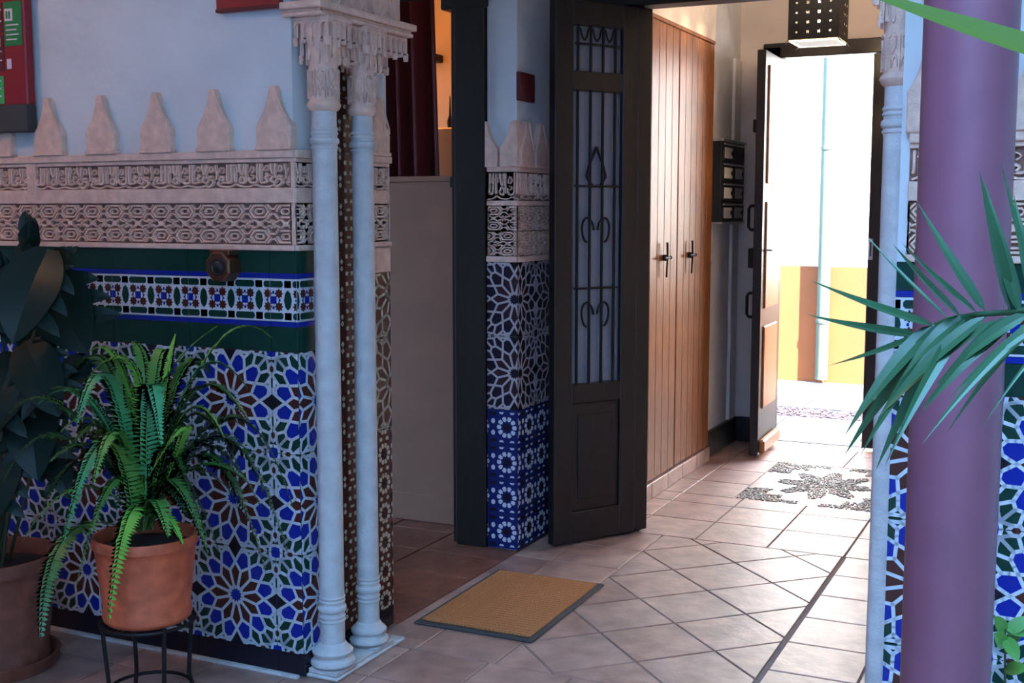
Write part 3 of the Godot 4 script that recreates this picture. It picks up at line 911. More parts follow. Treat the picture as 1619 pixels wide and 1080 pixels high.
func shaft_profile(r: float) -> Array:
	var p := []
	var ring := func(y: float, h: float, e: float):
		for k in 7:
			var a := PI * k / 6.0 - PI / 2
			p.append(Vector2(r + e * cos(a), y + h / 2 * sin(a)))
	p.append(Vector2(r, 0.098))
	ring.call(0.168, 0.009, 0.003)
	ring.call(0.182, 0.009, 0.003)
	ring.call(0.206, 0.022, 0.006)
	ring.call(0.229, 0.009, 0.003)
	ring.call(0.241, 0.009, 0.003)
	p.append(Vector2(r * 0.985, 0.8))
	p.append(Vector2(r * 0.97, 1.57))
	ring.call(1.582, 0.009, 0.003)
	ring.call(1.600, 0.020, 0.006)
	ring.call(1.622, 0.009, 0.003)
	ring.call(1.634, 0.009, 0.003)
	p.append(Vector2(r * 0.97, 1.645))
	p.append(Vector2(r * 0.97, 1.688))
	return p

func column(label: String, at: Vector3, r: float):
	var t := thing("stone_column", label, "column", at, 0.0, "")
	var s := MB.new()
	s.lathe(shaft_profile(r), Vector3.ZERO, 40)
	obj("shaft", s, M.stone, t)
	var b := MB.new()
	var k := r / 0.038
	b.lathe([Vector2(0.054 * k, 0.028), Vector2(0.064 * k, 0.031), Vector2(0.069 * k, 0.038), Vector2(0.067 * k, 0.046), Vector2(0.060 * k, 0.050), Vector2(0.057 * k, 0.056), Vector2(0.057 * k, 0.062), Vector2(0.062 * k, 0.066), Vector2(0.063 * k, 0.074), Vector2(0.058 * k, 0.080), Vector2(0.051 * k, 0.085), Vector2(0.045 * k, 0.092), Vector2(0.040 * k, 0.100), Vector2(0.036 * k, 0.101)], Vector3.ZERO, 40)
	obj("base", b, M.stone, t)
	var c := MB.new()
	capital(c, r)
	obj("capital", c, M.stucco, t)

func build_columns():
	column("slim pale stone column nearest the tiled wall front, front one of the left pair", Vector3(-2.010, 0, -2.953), 0.0375)
	column("slim pale stone column standing behind the front one beside the dark inner doorway", Vector3(-2.012, 0, -3.160), 0.0345)
	column("slim pale stone column half hidden by the purple post, on the right of the passage", Vector3(-0.404, 0, -2.945), 0.0375)
	var p := MB.new()
	p.box(Vector3(-2.010, 0.006, -3.09), Vector3(0.112, 0.012, 0.40), 0.004)
	p.box(Vector3(-2.010, 0.0125 + 0.0075, -2.950), Vector3(0.104, 0.016, 0.108), 0.003)
	p.box(Vector3(-2.010, 0.0125 + 0.0075, -3.170), Vector3(0.104, 0.016, 0.108), 0.003)
	p.box(Vector3(-2.010, 0.017, -3.06), Vector3(0.09, 0.010, 0.12), 0.002)
	tag(obj("column_plinth", p, M.stone), "long moulded stone plinth under the pair of slim columns", "plinth")
	var q := MB.new()
	q.box(Vector3(-0.424, 0.015, -3.05), Vector3(0.11, 0.030, 0.32), 0.004)
	tag(obj("column_plinth", q, M.stone), "stone plinth under the column beside the purple post", "plinth")
	# the moulded block lying across the capitals
	var t := thing("impost_block", "moulded stone block with hanging niches lying across the left pair of capitals", "impost", Vector3(-2.0275, 1.946, -3.14))
	var a := MB.new()
	for e in [[-0.036, 0.065, -0.252, 0.252, 0.0, 0.012], [-0.036, 0.060, -0.248, 0.247, 0.011, 0.022], [-0.036, 0.073, -0.262, 0.262, 0.020, 0.040]]:
		a.box(Vector3((e[0] + e[1]) / 2, (e[4] + e[5]) / 2, (e[2] + e[3]) / 2), Vector3(e[1] - e[0], e[5] - e[4], e[3] - e[2]), 0.003)
		a.box(Vector3(e[1] - (e[1] + 0.066) / 2, (e[4] + e[5]) / 2, 0.261 + (e[3] - 0.261) / 2 + 0.006), Vector3(e[1] + 0.066, e[5] - e[4], 0.012 + e[3] - 0.247), 0.003)
	obj("moulding", a, M.stucco, t)
	var fr := MB.new()
	fr.box(Vector3(0.006, -0.03, -0.02), Vector3(0.050, 0.06, 0.44))
	fr.box(Vector3(0.000, -0.085, -0.02), Vector3(0.030, 0.06, 0.30))
	fr.xf = Transform3D(Basis(Vector3.UP, PI / 2), Vector3.ZERO)
	niches(fr, -0.215, 0.245, 14, -0.054, -0.002, 0.045, 0.013)
	niches(fr, -0.150, 0.150, 8, -0.105, -0.052, 0.030, 0.013)
	fr.xf = Transform3D.IDENTITY
	obj("niche_frieze", fr, M.stucco, t)
	var up := MB.new()
	up.box(Vector3(-0.0, 0.21, -0.0), Vector3(0.072, 0.34, 0.44), 0.003)
	obj("springing_block", up, M.stucco, t)
	for k in 3:
		var cv := MB.new()
		cv.ribbon(smooth([Vector2(0.14 - k * 0.12, 0.045), Vector2(0.10 - k * 0.12, 0.08), Vector2(0.06 - k * 0.12, 0.05), Vector2(0.09 - k * 0.12, 0.12), Vector2(0.04 - k * 0.12, 0.15)]), 0.008, 0.008, func(x, y, h): return Vector3(0.036 + h, y, x))
		obj("carved_scroll", cv, M.stucco, t)
	var cf := MB.new()
	cf.ribbon(smooth([Vector2(-0.03, 0.05), Vector2(-0.01, 0.1), Vector2(0.02, 0.06), Vector2(0.0, 0.14)]), 0.008, 0.008, func(x, y, h): return Vector3(x, y, 0.22 + h))
	obj("carved_scroll", cf, M.stucco, t)
	var t2 := thing("impost_block", "moulded stone block over the capital beside the purple post", "impost", Vector3(-0.404, 1.946, -3.10))
	var a2 := MB.new()
	a2.box(Vector3(0, 0.016, 0), Vector3(0.130, 0.032, 0.45), 0.003)
	a2.box(Vector3(0, 0.21, 0), Vector3(0.072, 0.34, 0.44), 0.003)
	obj("moulding", a2, M.stucco, t2)
	# purple post standing free in front of the right wall
	var pp := thing("patio_post", "thick round post painted dull purple, standing in front of the right tiled wall", "post", Vector3(-0.187, 0, -2.146))
	var pm := MB.new()
	pm.lathe([Vector2(0.074, 0.03), Vector2(0.0745, 1.0), Vector2(0.0765, 3.0)], Vector3.ZERO, 56)
	obj("shaft", pm, M.purple, pp)
	var pb := MB.new()
	pb.lathe([Vector2(0.105, 0.0), Vector2(0.105, 0.02), Vector2(0.09, 0.04), Vector2(0.076, 0.05)], Vector3.ZERO, 40)
	obj("base_ring", pb, M.purple, pp)

# ------------------------------------------------------------------ inner room on the left
func build_inner_room():
	var w := struct("wall_inner", "walls of the dim inner room behind the red curtain", "wall")
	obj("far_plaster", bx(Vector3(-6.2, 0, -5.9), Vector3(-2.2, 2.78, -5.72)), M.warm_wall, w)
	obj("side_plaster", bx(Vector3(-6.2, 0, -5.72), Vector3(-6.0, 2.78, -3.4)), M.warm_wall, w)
	obj("over_door", bx(Vector3(-6.0, 2.32, -4.47), Vector3(-2.2, 2.78, -4.37)), M.plaster, w)
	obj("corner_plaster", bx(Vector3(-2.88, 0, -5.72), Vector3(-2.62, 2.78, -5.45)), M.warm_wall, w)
	var f := struct("door_frame_1", "near-black wooden door post and head of the inner doorway", "door frame")
	obj("post", bx(Vector3(-2.345, 0, -4.47), Vector3(-2.205, 2.32, -4.37), 0.006), M.dark_wood, f)
	obj("head", bx(Vector3(-4.4, 2.27, -4.47), Vector3(-2.205, 2.40, -4.37), 0.006), M.dark_wood, f)
	obj("bracket", bx(Vector3(-2.40, 2.205, -4.475), Vector3(-2.195, 2.27, -4.362), 0.006), M.dark_wood, f)
	obj("stop_strip", bx(Vector3(-2.372, 0, -4.55), Vector3(-2.345, 2.27, -4.40), 0.003), M.dark_wood, f)
	var t := thing("low_partition", "beige chest-high panel with a kickboard, below the red curtain", "partition", Vector3(-2.70, 0, -4.66))
	obj("panel", bx(Vector3(-0.45, 0.02, -0.02), Vector3(0.225, 1.535, 0.02), 0.003), M.panel, t)
	obj("top_rail", bx(Vector3(-0.45, 1.525, -0.028), Vector3(0.232, 1.55, 0.028), 0.004), M.panel, t)
	obj("kickboard", bx(Vector3(-0.45, 0.0, 0.02), Vector3(0.225, 0.125, 0.032), 0.003), M.panel, t)
	obj("latch", bx(Vector3(0.205, 1.50, 0.02), Vector3(0.238, 1.545, 0.05), 0.004), M.iron, t)
	# curtain in soft folds
	var c := MB.new()
	var prev := []
	for i in 61:
		var s := i / 60.0
		var x := -3.40 + s * 0.70
		var z := -4.86 + 0.028 * sin(s * 46.0) + 0.012 * sin(s * 17.0)
		var nn := Vector3(-cos(s * 46.0) * 1.6, 0, 1).normalized()
		var bot := x + (0.08 * s)
		var row := [Vector3(bot, 0.35, z), Vector3(x + 0.03 * s, 1.4, z), Vector3(x, 2.5, z), nn]
		if i > 0:
			for k in 2:
				c.trin(prev[k], row[k], row[k + 1], prev[3], nn, nn)
				c.trin(prev[k], row[k + 1], prev[k + 1], prev[3], nn, prev[3])
		prev = row
	var ct := thing("curtain", "dark red curtain hanging in folds behind the beige low panel", "curtain", Vector3.ZERO)
	obj("cloth", c, M.curtain, ct)
	var rod := MB.new()
	rod.tube([Vector3(-4.2, 2.52, -4.86), Vector3(-2.3, 2.52, -4.86)], 0.012)
	obj("rod", rod, M.iron, ct)
	# lamp lit chair back
	var ch := thing("pale_chair", "pale yellow chair back lit by a lamp at the edge of the curtain", "chair", Vector3(-2.80, 0, -5.22))
	var back := MB.new()
	back.prism(PackedVector2Array([Vector2(-0.16, 0.45), Vector2(0.2, 0.45), Vector2(0.2, 1.80), Vector2(-0.10, 1.80), Vector2(-0.125, 1.77)]), -0.03, 0.03, 0.006, true)
	obj("back", back, M.chair_paint, ch)
	obj("seat", bx(Vector3(-0.18, 0.40, -0.2), Vector3(0.2, 0.46, 0.2), 0.01), M.chair_paint, ch)
	for x in [-0.15, 0.17]:
		for z in [-0.17, 0.17]: obj("leg", bx(Vector3(x - 0.02, 0, z - 0.02), Vector3(x + 0.02, 0.40, z + 0.02), 0.004), M.dark_wood, ch)
	var fin := MB.new()
	fin.lathe([Vector2(0.012, 1.80), Vector2(0.016, 1.83), Vector2(0.006, 1.86), Vector2(0.003, 1.95), Vector2(0.0, 1.955)], Vector3(-0.02, 0, 0), 10)
	obj("finial", fin, M.dark_wood, ch)
	var gl := MB.new()
	var prof := []
	for k in 13: prof.append(Vector2(0.06 * sin(PI * k / 12.0) + 0.0001, -0.06 * cos(PI * k / 12.0)))
	gl.lathe(prof, Vector3.ZERO, 20)
	var lampn := obj("unseen_lamp_globe", gl, M.glow, w)
	lampn.position = Vector3(-3.15, 2.2, -5.25)
	obj("bracket", bx(Vector3(-0.02, -0.02, -0.47), Vector3(0.02, 0.02, -0.055), 0.003), M.iron, lampn)
	var l := OmniLight3D.new()
	l.name = "globe_light"
	l.light_color = Color(1.0, 0.62, 0.28); l.light_energy = 0.10; l.omni_range = 8; l.omni_attenuation = 2; l.light_size = 0.05; l.shadow_enabled = true
	lampn.add_child(l)

# ------------------------------------------------------------------ glazed gate leaf
func build_gate():
	var d := struct("door_1", "near-black glazed wooden gate leaf with iron bars, folded open beside the pier", "door")
	d.position = Vector3(-1.96, 0, -4.49)
	d.rotation.y = atan2(0.43, 0.26)
	var W := 0.5025
	var T := 0.022
	var fr := func(u0, u1, v0, v1, t, called, m):
		obj(called, bx(Vector3(u0, v0, -t), Vector3(u1, v1, t), 0.003), m, d)
	fr.call(0.0, 0.09, 0.012, 2.24, T, "stile", M.dark_wood)
	fr.call(0.345, 0.425, 0.012, 2.24, T, "stile", M.dark_wood)
	fr.call(0.428, W, 0.012, 2.24, T * 0.85, "stile", M.dark_wood)
	fr.call(0.09, 0.345, 2.145, 2.24, T, "rail", M.dark_wood)
	fr.call(0.09, 0.345, 1.885, 1.962, T, "rail", M.dark_wood)
	fr.call(0.09, 0.345, 0.60, 0.68, T, "rail", M.dark_wood)
	fr.call(0.09, 0.345, 0.012, 0.14, T, "rail", M.dark_wood)
	fr.call(0.09, 0.345, 0.14, 0.60, T * 0.5, "wood_panel", M.dark_wood)
	fr.call(0.13, 0.305, 0.19, 0.55, T * 0.8, "raised_panel", M.dark_wood)
	fr.call(0.09, 0.345, 1.962, 2.145, 0.003, "glass_pane", M.glass)
	fr.call(0.09, 0.345, 0.68, 1.885, 0.003, "glass_pane", M.glass)
	# iron bars in front of the half-clear grey panes
	var bar := func(pts: Array, r: float):
		var m := MB.new()
		m.tube(pts, r, r, 6)
		obj("iron_bar", m, M.iron, d)
	for k in 4:
		var u := 0.115 + k * 0.064
		bar.call([Vector3(u, 0.68, 0.016), Vector3(u, 1.885, 0.016)], 0.0065)
		bar.call([Vector3(u, 1.962, 0.016), Vector3(u, 2.145, 0.016)], 0.0065)
	for s in [-1.0, 1.0]:
		for y in [1.30, 0.95]:
			var pts := []
			for k in 13:
				var a := PI * 1.5 * k / 12.0
				pts.append(Vector3(0.211 + s * (0.045 - 0.035 * cos(a) * (1 - k / 30.0)), y + 0.05 * sin(a) + 0.02, 0.016))
			bar.call(pts, 0.005)
		bar.call([Vector3(0.211, 1.66, 0.016), Vector3(0.211 + 0.03 * s, 1.60, 0.016), Vector3(0.211 + 0.05 * s, 1.54, 0.016), Vector3(0.211 + 0.02 * s, 1.50, 0.016)], 0.006)
		for k in 3:
			var u: float = 0.147 + k * 0.064
			bar.call([Vector3(u - 0.022 * s, 2.135, 0.016), Vector3(u - 0.012 * s, 2.10, 0.016), Vector3(u, 2.085, 0.016)], 0.004)
	bar.call([Vector3(0.10, 1.50, 0.018), Vector3(0.33, 1.50, 0.018)], 0.005)
	bar.call([Vector3(0.10, 2.07, 0.018), Vector3(0.33, 2.07, 0.018)], 0.005)
	bar.call([Vector3(0.10, 1.08, 0.018), Vector3(0.33, 1.08, 0.018)], 0.005)
	var t := struct("door_frame_2", "dark wooden beam and jamb where the gate hangs across the passage", "door frame")
	obj("head", bx(Vector3(-2.06, 2.25, -4.98), Vector3(-0.45, 2.40, -4.86), 0.006), M.dark_wood, t)
	obj("jamb", bx(Vector3(-1.86, 0, -4.98), Vector3(-1.715, 2.25, -4.90), 0.006), M.dark_wood, t)
	obj("over_beam", bx(Vector3(-2.06, 2.40, -4.98), Vector3(-0.45, 2.78, -4.86)), M.plaster, t)

# ------------------------------------------------------------------ passage
func build_passage():
	var w := struct("wall_passage", "cream passage walls around the tall cupboard and the letter boxes", "wall")
	obj("cupboard_recess", bx(Vector3(-2.4, 0, -6.50), Vector3(-2.2, 2.78, -4.90)), M.cream, w)
	obj("over_cupboard", bx(Vector3(-2.2, 2.315, -6.50), Vector3(-1.87, 2.78, -4.98)), M.cream, w)
	obj("near_pier", bx(Vector3(-2.2, 0, -5.235), Vector3(-1.862, 2.315, -4.98)), M.cream, w)
	obj("letter_box_wall", bx(Vector3(-2.4, 0, -7.4), Vector3(-1.905, 2.78, -6.50)), M.plaster, w)
	obj("corner_strip", bx(Vector3(-1.905, 0.152, -7.12), Vector3(-1.885, 1.32, -6.98), 0.004), M.street_white, w)
	obj("corner_strip", bx(Vector3(-1.905, 1.81, -7.12), Vector3(-1.885, 2.28, -6.98), 0.004), M.street_white, w)
	obj("right_plaster", bx(Vector3(-0.40, 0, -7.4), Vector3(-0.2, 2.78, -3.40)), M.cream, w)
	obj("street_wall_over", bx(Vector3(-1.905, 2.35, -7.4), Vector3(-0.40, 2.78, -7.15)), M.cream, w)
	obj("street_wall_left", bx(Vector3(-1.905, 0, -7.4), Vector3(-1.76, 2.35, -7.15)), M.cream, w)
	obj("street_wall_right", bx(Vector3(-0.60, 0, -7.4), Vector3(-0.40, 2.35, -7.15)), M.cream, w)
	obj("street_outer", bx(Vector3(-9, -0.1, -7.45), Vector3(-2.4, 3.3, -7.4)), M.street_white, w)
	obj("street_outer", bx(Vector3(-0.2, -0.1, -7.45), Vector3(8, 3.3, -7.4)), M.street_white, w)
	obj("street_parapet", bx(Vector3(-9, 3.0, -7.4), Vector3(8, 3.3, -7.2)), M.street_white, w)
	var bb := struct("baseboard_passage", "dark wooden skirting under the letter boxes", "baseboard")
	obj("board", bx(Vector3(-1.905, 0, -7.14), Vector3(-1.88, 0.15, -6.505), 0.003), M.dark_wood, bb)
	obj("board", bx(Vector3(-1.88, 0, -7.15), Vector3(-1.765, 0.15, -7.125), 0.003), M.dark_wood, bb)
	# cupboard
	var t := thing("cupboard", "tall varnished wooden cupboard with two boarded doors along the passage", "cupboard", Vector3(-1.87, 0, -5.87))
	obj("carcass", bx(Vector3(-0.32, 0.08, -0.62), Vector3(-0.024, 2.31, 0.63), 0.003), M.cabinet, t)
	obj("cornice", bx(Vector3(-0.03, 2.296, -0.62), Vector3(0.004, 2.312, 0.63), 0.002), M.cabinet, t)
	for k in 2:
		var z0 := 0.625 if k == 0 else -0.007
		var z1 := 0.006 if k == 0 else -0.617
		var dr := obj("door", bx(Vector3(-0.023, 0.085, z1), Vector3(-0.012, 2.295, z0), 0.001), M.cabinet, t)
		var n := 6
		var wd := (z0 - z1) / n
		for i in n:
			obj("board", bx(Vector3(-0.014, 0.086, z1 + wd * i + 0.0012), Vector3(0.0, 2.294, z1 + wd * (i + 1) - 0.0012), 0.003), M.cabinet, dr)
		var hz := 0.225 if k == 0 else -0.19
		var hm := MB.new()
		hm.tube([Vector3(0.022, 1.245, hz), Vector3(0.024, 1.17, hz), Vector3(0.020, 1.075, hz)], 0.006, 0.004, 8)
		hm.tube([Vector3(0.024, 1.17, hz - 0.045), Vector3(0.024, 1.17, hz + 0.05)], 0.006, 0.006, 8)
		for s in [-0.047, 0.052]: hm.lathe([Vector2(0.0001, -0.010), Vector2(0.009, -0.005), Vector2(0.009, 0.005), Vector2(0.0001, 0.010)], Vector3(0.024, 1.17, hz + s), 10)
		hm.box(Vector3(0.012, 1.17, hz), Vector3(0.024, 0.03, 0.02), 0.003)
		obj("handle", hm, M.iron, dr)
	for k in 5:
		var z := 0.63 - k * 0.25
		obj("skirting_tile", bx(Vector3(-0.02, 0.0, max(z - 0.247, -0.62)), Vector3(0.012, 0.078, z), 0.003), M.terra[2], t)
	# letter boxes
	var mb := thing("letter_boxes", "black bank of eight letter boxes with pale name cards on the passage wall", "letter boxes", Vector3(-1.905, 1.33, -6.60))
	obj("case", bx(Vector3(0, 0, -0.50), Vector3(0.05, 0.465, 0), 0.004), M.black_paint, mb)
	obj("top_rim", bx(Vector3(0, 0.455, -0.505), Vector3(0.062, 0.47, 0.005), 0.003), M.steel, mb)
	obj("bottom_rim", bx(Vector3(0, -0.006, -0.505), Vector3(0.062, 0.006, 0.005), 0.003), M.steel, mb)
	for r in 4:
		for k in 2:
			var z := -0.02 - k * 0.235
			var y := 0.012 + r * 0.112
			var dr := obj("box_door", bx(Vector3(0.05, y, z - 0.225), Vector3(0.056, y + 0.105, z), 0.002), M.black_paint, mb)
			if not (r == 3 and k == 1): obj("name_card", bx(Vector3(0.056, y + 0.015, z - 0.19), Vector3(0.058, y + 0.075, z - 0.03)), M.card, dr)
			obj("slot_lip", bx(Vector3(0.055, y + 0.088, z - 0.215), Vector3(0.066, y + 0.098, z - 0.01), 0.002), M.steel, dr)
			var lk := MB.new()
			lk.xf = Transform3D(Basis(Vector3(0, 0, 1), -PI / 2), Vector3(0.056, y + 0.045, z - 0.175))
			lk.lathe([Vector2(0.012, 0), Vector2(0.012, 0.008), Vector2(0.0001, 0.009)], Vector3.ZERO, 12)
			obj("lock", lk, M.iron, dr)
	var sw := thing("light_switch", "small steel and white light switch below the letter boxes", "switch", Vector3(-1.905, 1.10, -6.56))
	obj("plate", bx(Vector3(0, 0, -0.04), Vector3(0.01, 0.085, 0.04), 0.003), M.steel, sw)
	obj("rocker", bx(Vector3(0.01, 0.02, -0.02), Vector3(0.015, 0.065, 0.02), 0.002), M.card, sw)
	# street door
	var df := struct("door_frame_3", "near-black wooden frame of the street doorway", "door frame")
	obj("jamb", bx(Vector3(-1.76, 0, -7.24), Vector3(-1.655, 2.35, -7.12), 0.005), M.dark_wood, df)
	obj("jamb", bx(Vector3(-0.62, 0, -7.24), Vector3(-0.52, 2.35, -7.12), 0.005), M.dark_wood, df)
	obj("head", bx(Vector3(-1.76, 2.285, -7.24), Vector3(-0.52, 2.37, -7.12), 0.005), M.dark_wood, df)
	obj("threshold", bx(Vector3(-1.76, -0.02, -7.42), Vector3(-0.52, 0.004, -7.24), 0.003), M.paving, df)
	var lf := struct("door_2", "open left leaf of the street door, dark inside and sunlit outside", "door")
	lf.position = Vector3(-1.665, 0, -7.13)
	lf.rotation.y = deg_to_rad(-88)
	# u runs from the hinge towards the viewer, +z of the leaf is its left face in the photograph
	var LW := 0.50
	obj("leaf_board", bx(Vector3(0, 0.02, -0.024), Vector3(LW, 2.275, 0.024), 0.004), M.dark_wood, lf)
	for q in [[0.06, 0.28, 0.75], [0.06, 0.85, 1.45], [0.06, 1.55, 2.2]]:
		var pm := MB.new()
		pm.box(Vector3(LW / 2, (q[1] + q[2]) / 2, -0.028), Vector3(LW - 0.14, q[2] - q[1], 0.016), 0.006)
		obj("raised_panel", pm, M.cabinet, lf)
	obj("weather_board", bx(Vector3(0.02, 0.03, -0.06), Vector3(LW - 0.01, 0.11, -0.022), 0.012), M.cabinet, lf)
	for y in [0.80, 1.29]:
		var hm := MB.new()
		hm.tube([Vector3(LW - 0.06, y, 0.02), Vector3(LW - 0.06, y + 0.004, 0.055), Vector3(LW - 0.06, y + 0.02, 0.066), Vector3(LW - 0.06, y + 0.12, 0.066), Vector3(LW - 0.06, y + 0.136, 0.055), Vector3(LW - 0.06, y + 0.14, 0.02)], 0.009, 0.009, 8)
		obj("pull_handle", hm, M.iron, lf)
	obj("lock_case", bx(Vector3(LW - 0.14, 1.08, 0.024), Vector3(LW - 0.03, 1.19, 0.06), 0.004), M.iron, lf)
	obj("bolt", bx(Vector3(LW - 0.05, 1.83, 0.024), Vector3(LW - 0.02, 1.90, 0.045), 0.004), M.iron, lf)
	var kn := MB.new()
	kn.tube([Vector3(LW - 0.08, 1.18, -0.024), Vector3(LW - 0.08, 1.18, -0.06), Vector3(LW - 0.17, 1.18, -0.062)], 0.007, 0.007, 8)
	obj("lever", kn, M.steel, lf)
	var rf := struct("door_3", "closed right leaf of the street door with a metal strike plate", "door")
	rf.position = Vector3(-0.62, 0, -7.16)
	obj("leaf_board", bx(Vector3(-0.505, 0.02, -0.025), Vector3(0, 2.283, 0.025), 0.004), M.dark_wood, rf)
	obj("edge_strip", bx(Vector3(-0.512, 0.02, 0.02), Vector3(-0.43, 2.283, 0.034), 0.004), M.dark_wood, rf)
	obj("strike_plate", bx(Vector3(-0.508, 1.12, 0.034), Vector3(-0.482, 1.24, 0.038), 0.002), M.steel, rf)
	obj("strike_slot", bx(Vector3(-0.499, 1.14, 0.038), Vector3(-0.491, 1.22, 0.0385)), M.iron, rf)
	# lantern
	var ln := thing("lantern", "black square lantern of pierced sheet metal hanging in the passage", "lantern", Vector3(-1.236, 2.215, -6.09))
	var S := 0.120
	var body := MB.new()
	for q in 4:
		body.xf = Transform3D(Basis(Vector3.UP, q * PI / 2), Vector3.ZERO)
		var nx := 9
		var ny := 13
		var cw := 2 * S / nx
		var chh := 0.30 / ny
		for i in nx:
			for j in ny:
				var c := Vector3(-S + cw * (i + 0.5), 0.01 + chh * (j + 0.5), S)
				if i % 2 == 1 and j % 2 == 1:
					var hs: float = 0.0045 if i != 3 and i != 5 else 0.0065
					for s in [-1.0, 1.0]:
						body.box(c + Vector3(s * (cw / 2 + hs) / 2, 0, 0), Vector3(cw / 2 - hs, chh, 0.003))
						body.box(c + Vector3(0, s * (chh / 2 + hs) / 2, 0), Vector3(2 * hs, chh / 2 - hs, 0.003))
				else: body.box(c, Vector3(cw, chh, 0.003))
		body.box(Vector3(0, 0.315, 0), Vector3(2 * S, 0.012, 2 * S))
	body.xf = Transform3D.IDENTITY
	obj("pierced_body", body, M.iron, ln)
	var rim := MB.new()
	for q in 4:
		rim.xf = Transform3D(Basis(Vector3.UP, q * PI / 2), Vector3.ZERO)
		rim.box(Vector3(0, 0.004, S - 0.010), Vector3(2 * S - 0.014, 0.006, 0.010), 0.001)
	obj("slit_glow", rim, M.glow, ln)  # glowing strips stand in for bulb light leaking round the base plate
	obj("base_plate", bx(Vector3(-S + 0.018, 0.002, -S + 0.018), Vector3(S - 0.018, 0.008, S - 0.018), 0.001), M.iron, ln)
	for x in [-1.0, 1.0]:
		for z in [-1.0, 1.0]:
			var feet := MB.new()
			feet.tube([Vector3(x * S, 0.01, z * S), Vector3(x * (S + 0.008), -0.005, z * S), Vector3(x * (S + 0.016), -0.008, z * S)], 0.003, 0.002, 6)
			obj("curled_foot", feet, M.iron, ln)
	var chn := MB.new()
	chn.tube([Vector3(0, 0.32, 0), Vector3(0, 0.565, 0)], 0.006, 0.006, 6)
	obj("hanging_rod", chn, M.iron, ln)
	var bulb := MB.new()
	bulb.lathe([Vector2(0.0001, 0.10), Vector2(0.022, 0.11), Vector2(0.03, 0.14), Vector2(0.02, 0.18), Vector2(0.012, 0.20), Vector2(0.0001, 0.205)], Vector3.ZERO, 16)
	obj("bulb", bulb, M.glow, ln)
	var l := OmniLight3D.new()
	l.name = "lantern_light"
	l.position = Vector3(0, 0.15, 0)
	l.light_color = Color(1.0, 0.86, 0.66); l.light_energy = 0.4; l.omni_range = 8; l.omni_attenuation = 2; l.light_size = 0.02; l.shadow_enabled = true
	ln.add_child(l)
	lamp(get_node("ceiling"), Vector3(-1.15, 2.68, -5.75), Color(1.0, 0.88, 0.78), 0.08)  # added fill to brighten the passage, out of view
	# doormat
	var dm := thing("doormat", "brown coir doormat with a dark rubber edge before the inner doorway", "doormat", Vector3(-1.79, 0, -3.77))
	dm.rotation.y = deg_to_rad(0.5)
	obj("rubber_edge", bx(Vector3(-0.222, 0.0005, -0.333), Vector3(0.222, 0.008, 0.333), 0.003), M.rubber, dm)
	var co := MB.new()
	for k in 3:
		co.box(Vector3(0, 0.011, 0), Vector3(0.404, 0.008, 0.615), 0.003)
		break
	for k in 28: co.box(Vector3(0, 0.0155, -0.296 + k * 0.022), Vector3(0.396, 0.003, 0.014), 0.001)
	obj("coir_pile", co, M.coir, dm)

func lamp(parent: Node, at: Vector3, c: Color, e: float):
	# an out-of-view globe added under a ceiling as fill light
	var g := MB.new()
	var prof := []
	for k in 13: prof.append(Vector2(0.07 * sin(PI * k / 12.0) + 0.0001, -0.07 * cos(PI * k / 12.0)))
	g.lathe(prof, Vector3.ZERO, 20)
	var o := obj("unseen_lamp_globe", g, M.glow, parent)
	o.position = at
	var b := MB.new()
	b.lathe([Vector2(0.04, 0.062), Vector2(0.06, 0.075), Vector2(0.06, 0.10), Vector2(0.0001, 0.10)], Vector3.ZERO, 20)
	obj("base_ring", b, M.card, o)
	var l := OmniLight3D.new()
	l.name = "added_fill_light"
	l.light_color = c; l.light_energy = e; l.omni_range = 9; l.omni_attenuation = 2; l.light_size = 0.06; l.shadow_enabled = true
	o.add_child(l)

# ------------------------------------------------------------------ street
func build_street():
	var g := struct("ground_street", "sunlit stone paving of the street outside the door", "street")
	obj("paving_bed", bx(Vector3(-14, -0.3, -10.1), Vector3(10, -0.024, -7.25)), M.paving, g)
	rng.seed = 5
	for i in 7:
		for j in 3:
			var x := -3.6 + i * 0.6
			var z := -8.65 - j * 0.46
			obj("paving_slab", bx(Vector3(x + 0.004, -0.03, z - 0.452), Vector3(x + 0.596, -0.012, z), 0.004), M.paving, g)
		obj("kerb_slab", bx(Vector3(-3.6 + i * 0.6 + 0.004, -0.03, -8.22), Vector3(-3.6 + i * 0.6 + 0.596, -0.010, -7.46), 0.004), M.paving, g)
	var cob := MB.new()
	for k in 900:
		cob.box(Vector3(rng.randf_range(-3.2, -0.2), -0.018, rng.randf_range(-8.63, -8.24)), Vector3(rng.randf_range(0.02, 0.04), 0.016, rng.randf_range(0.02, 0.04)), 0.006)
	var co := obj("cobble", cob, M.cobble, g)
	stuff(co)
	var w := struct("wall_street", "white house wall with an ochre dado across the street", "wall")
	obj("white_render", bx(Vector3(-14, -0.1, -10.4), Vector3(10, 5.0, -10.0)), M.street_white, w)
	for k in 10:
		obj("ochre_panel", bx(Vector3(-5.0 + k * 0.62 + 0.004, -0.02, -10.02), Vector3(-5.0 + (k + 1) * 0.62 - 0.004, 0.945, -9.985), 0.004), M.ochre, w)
	var p := thing("drainpipe", "grey-green drainpipe on the white and ochre house wall across the street", "drainpipe", Vector3(-1.915, 0, -9.926))
	var pm := MB.new()
	pm.tube([Vector3(0, 0.02, 0), Vector3(0, 4.6, 0)], 0.05, 0.05, 20)
	obj("pipe", pm, M.pipe, p)
	for y in [0.5, 1.9, 3.3]:
		var cm := MB.new()
		cm.lathe([Vector2(0.05, y - 0.015), Vector2(0.056, y - 0.013), Vector2(0.056, y + 0.013), Vector2(0.05, y + 0.015)], Vector3.ZERO, 20)
		obj("clamp", cm, M.pipe, p)

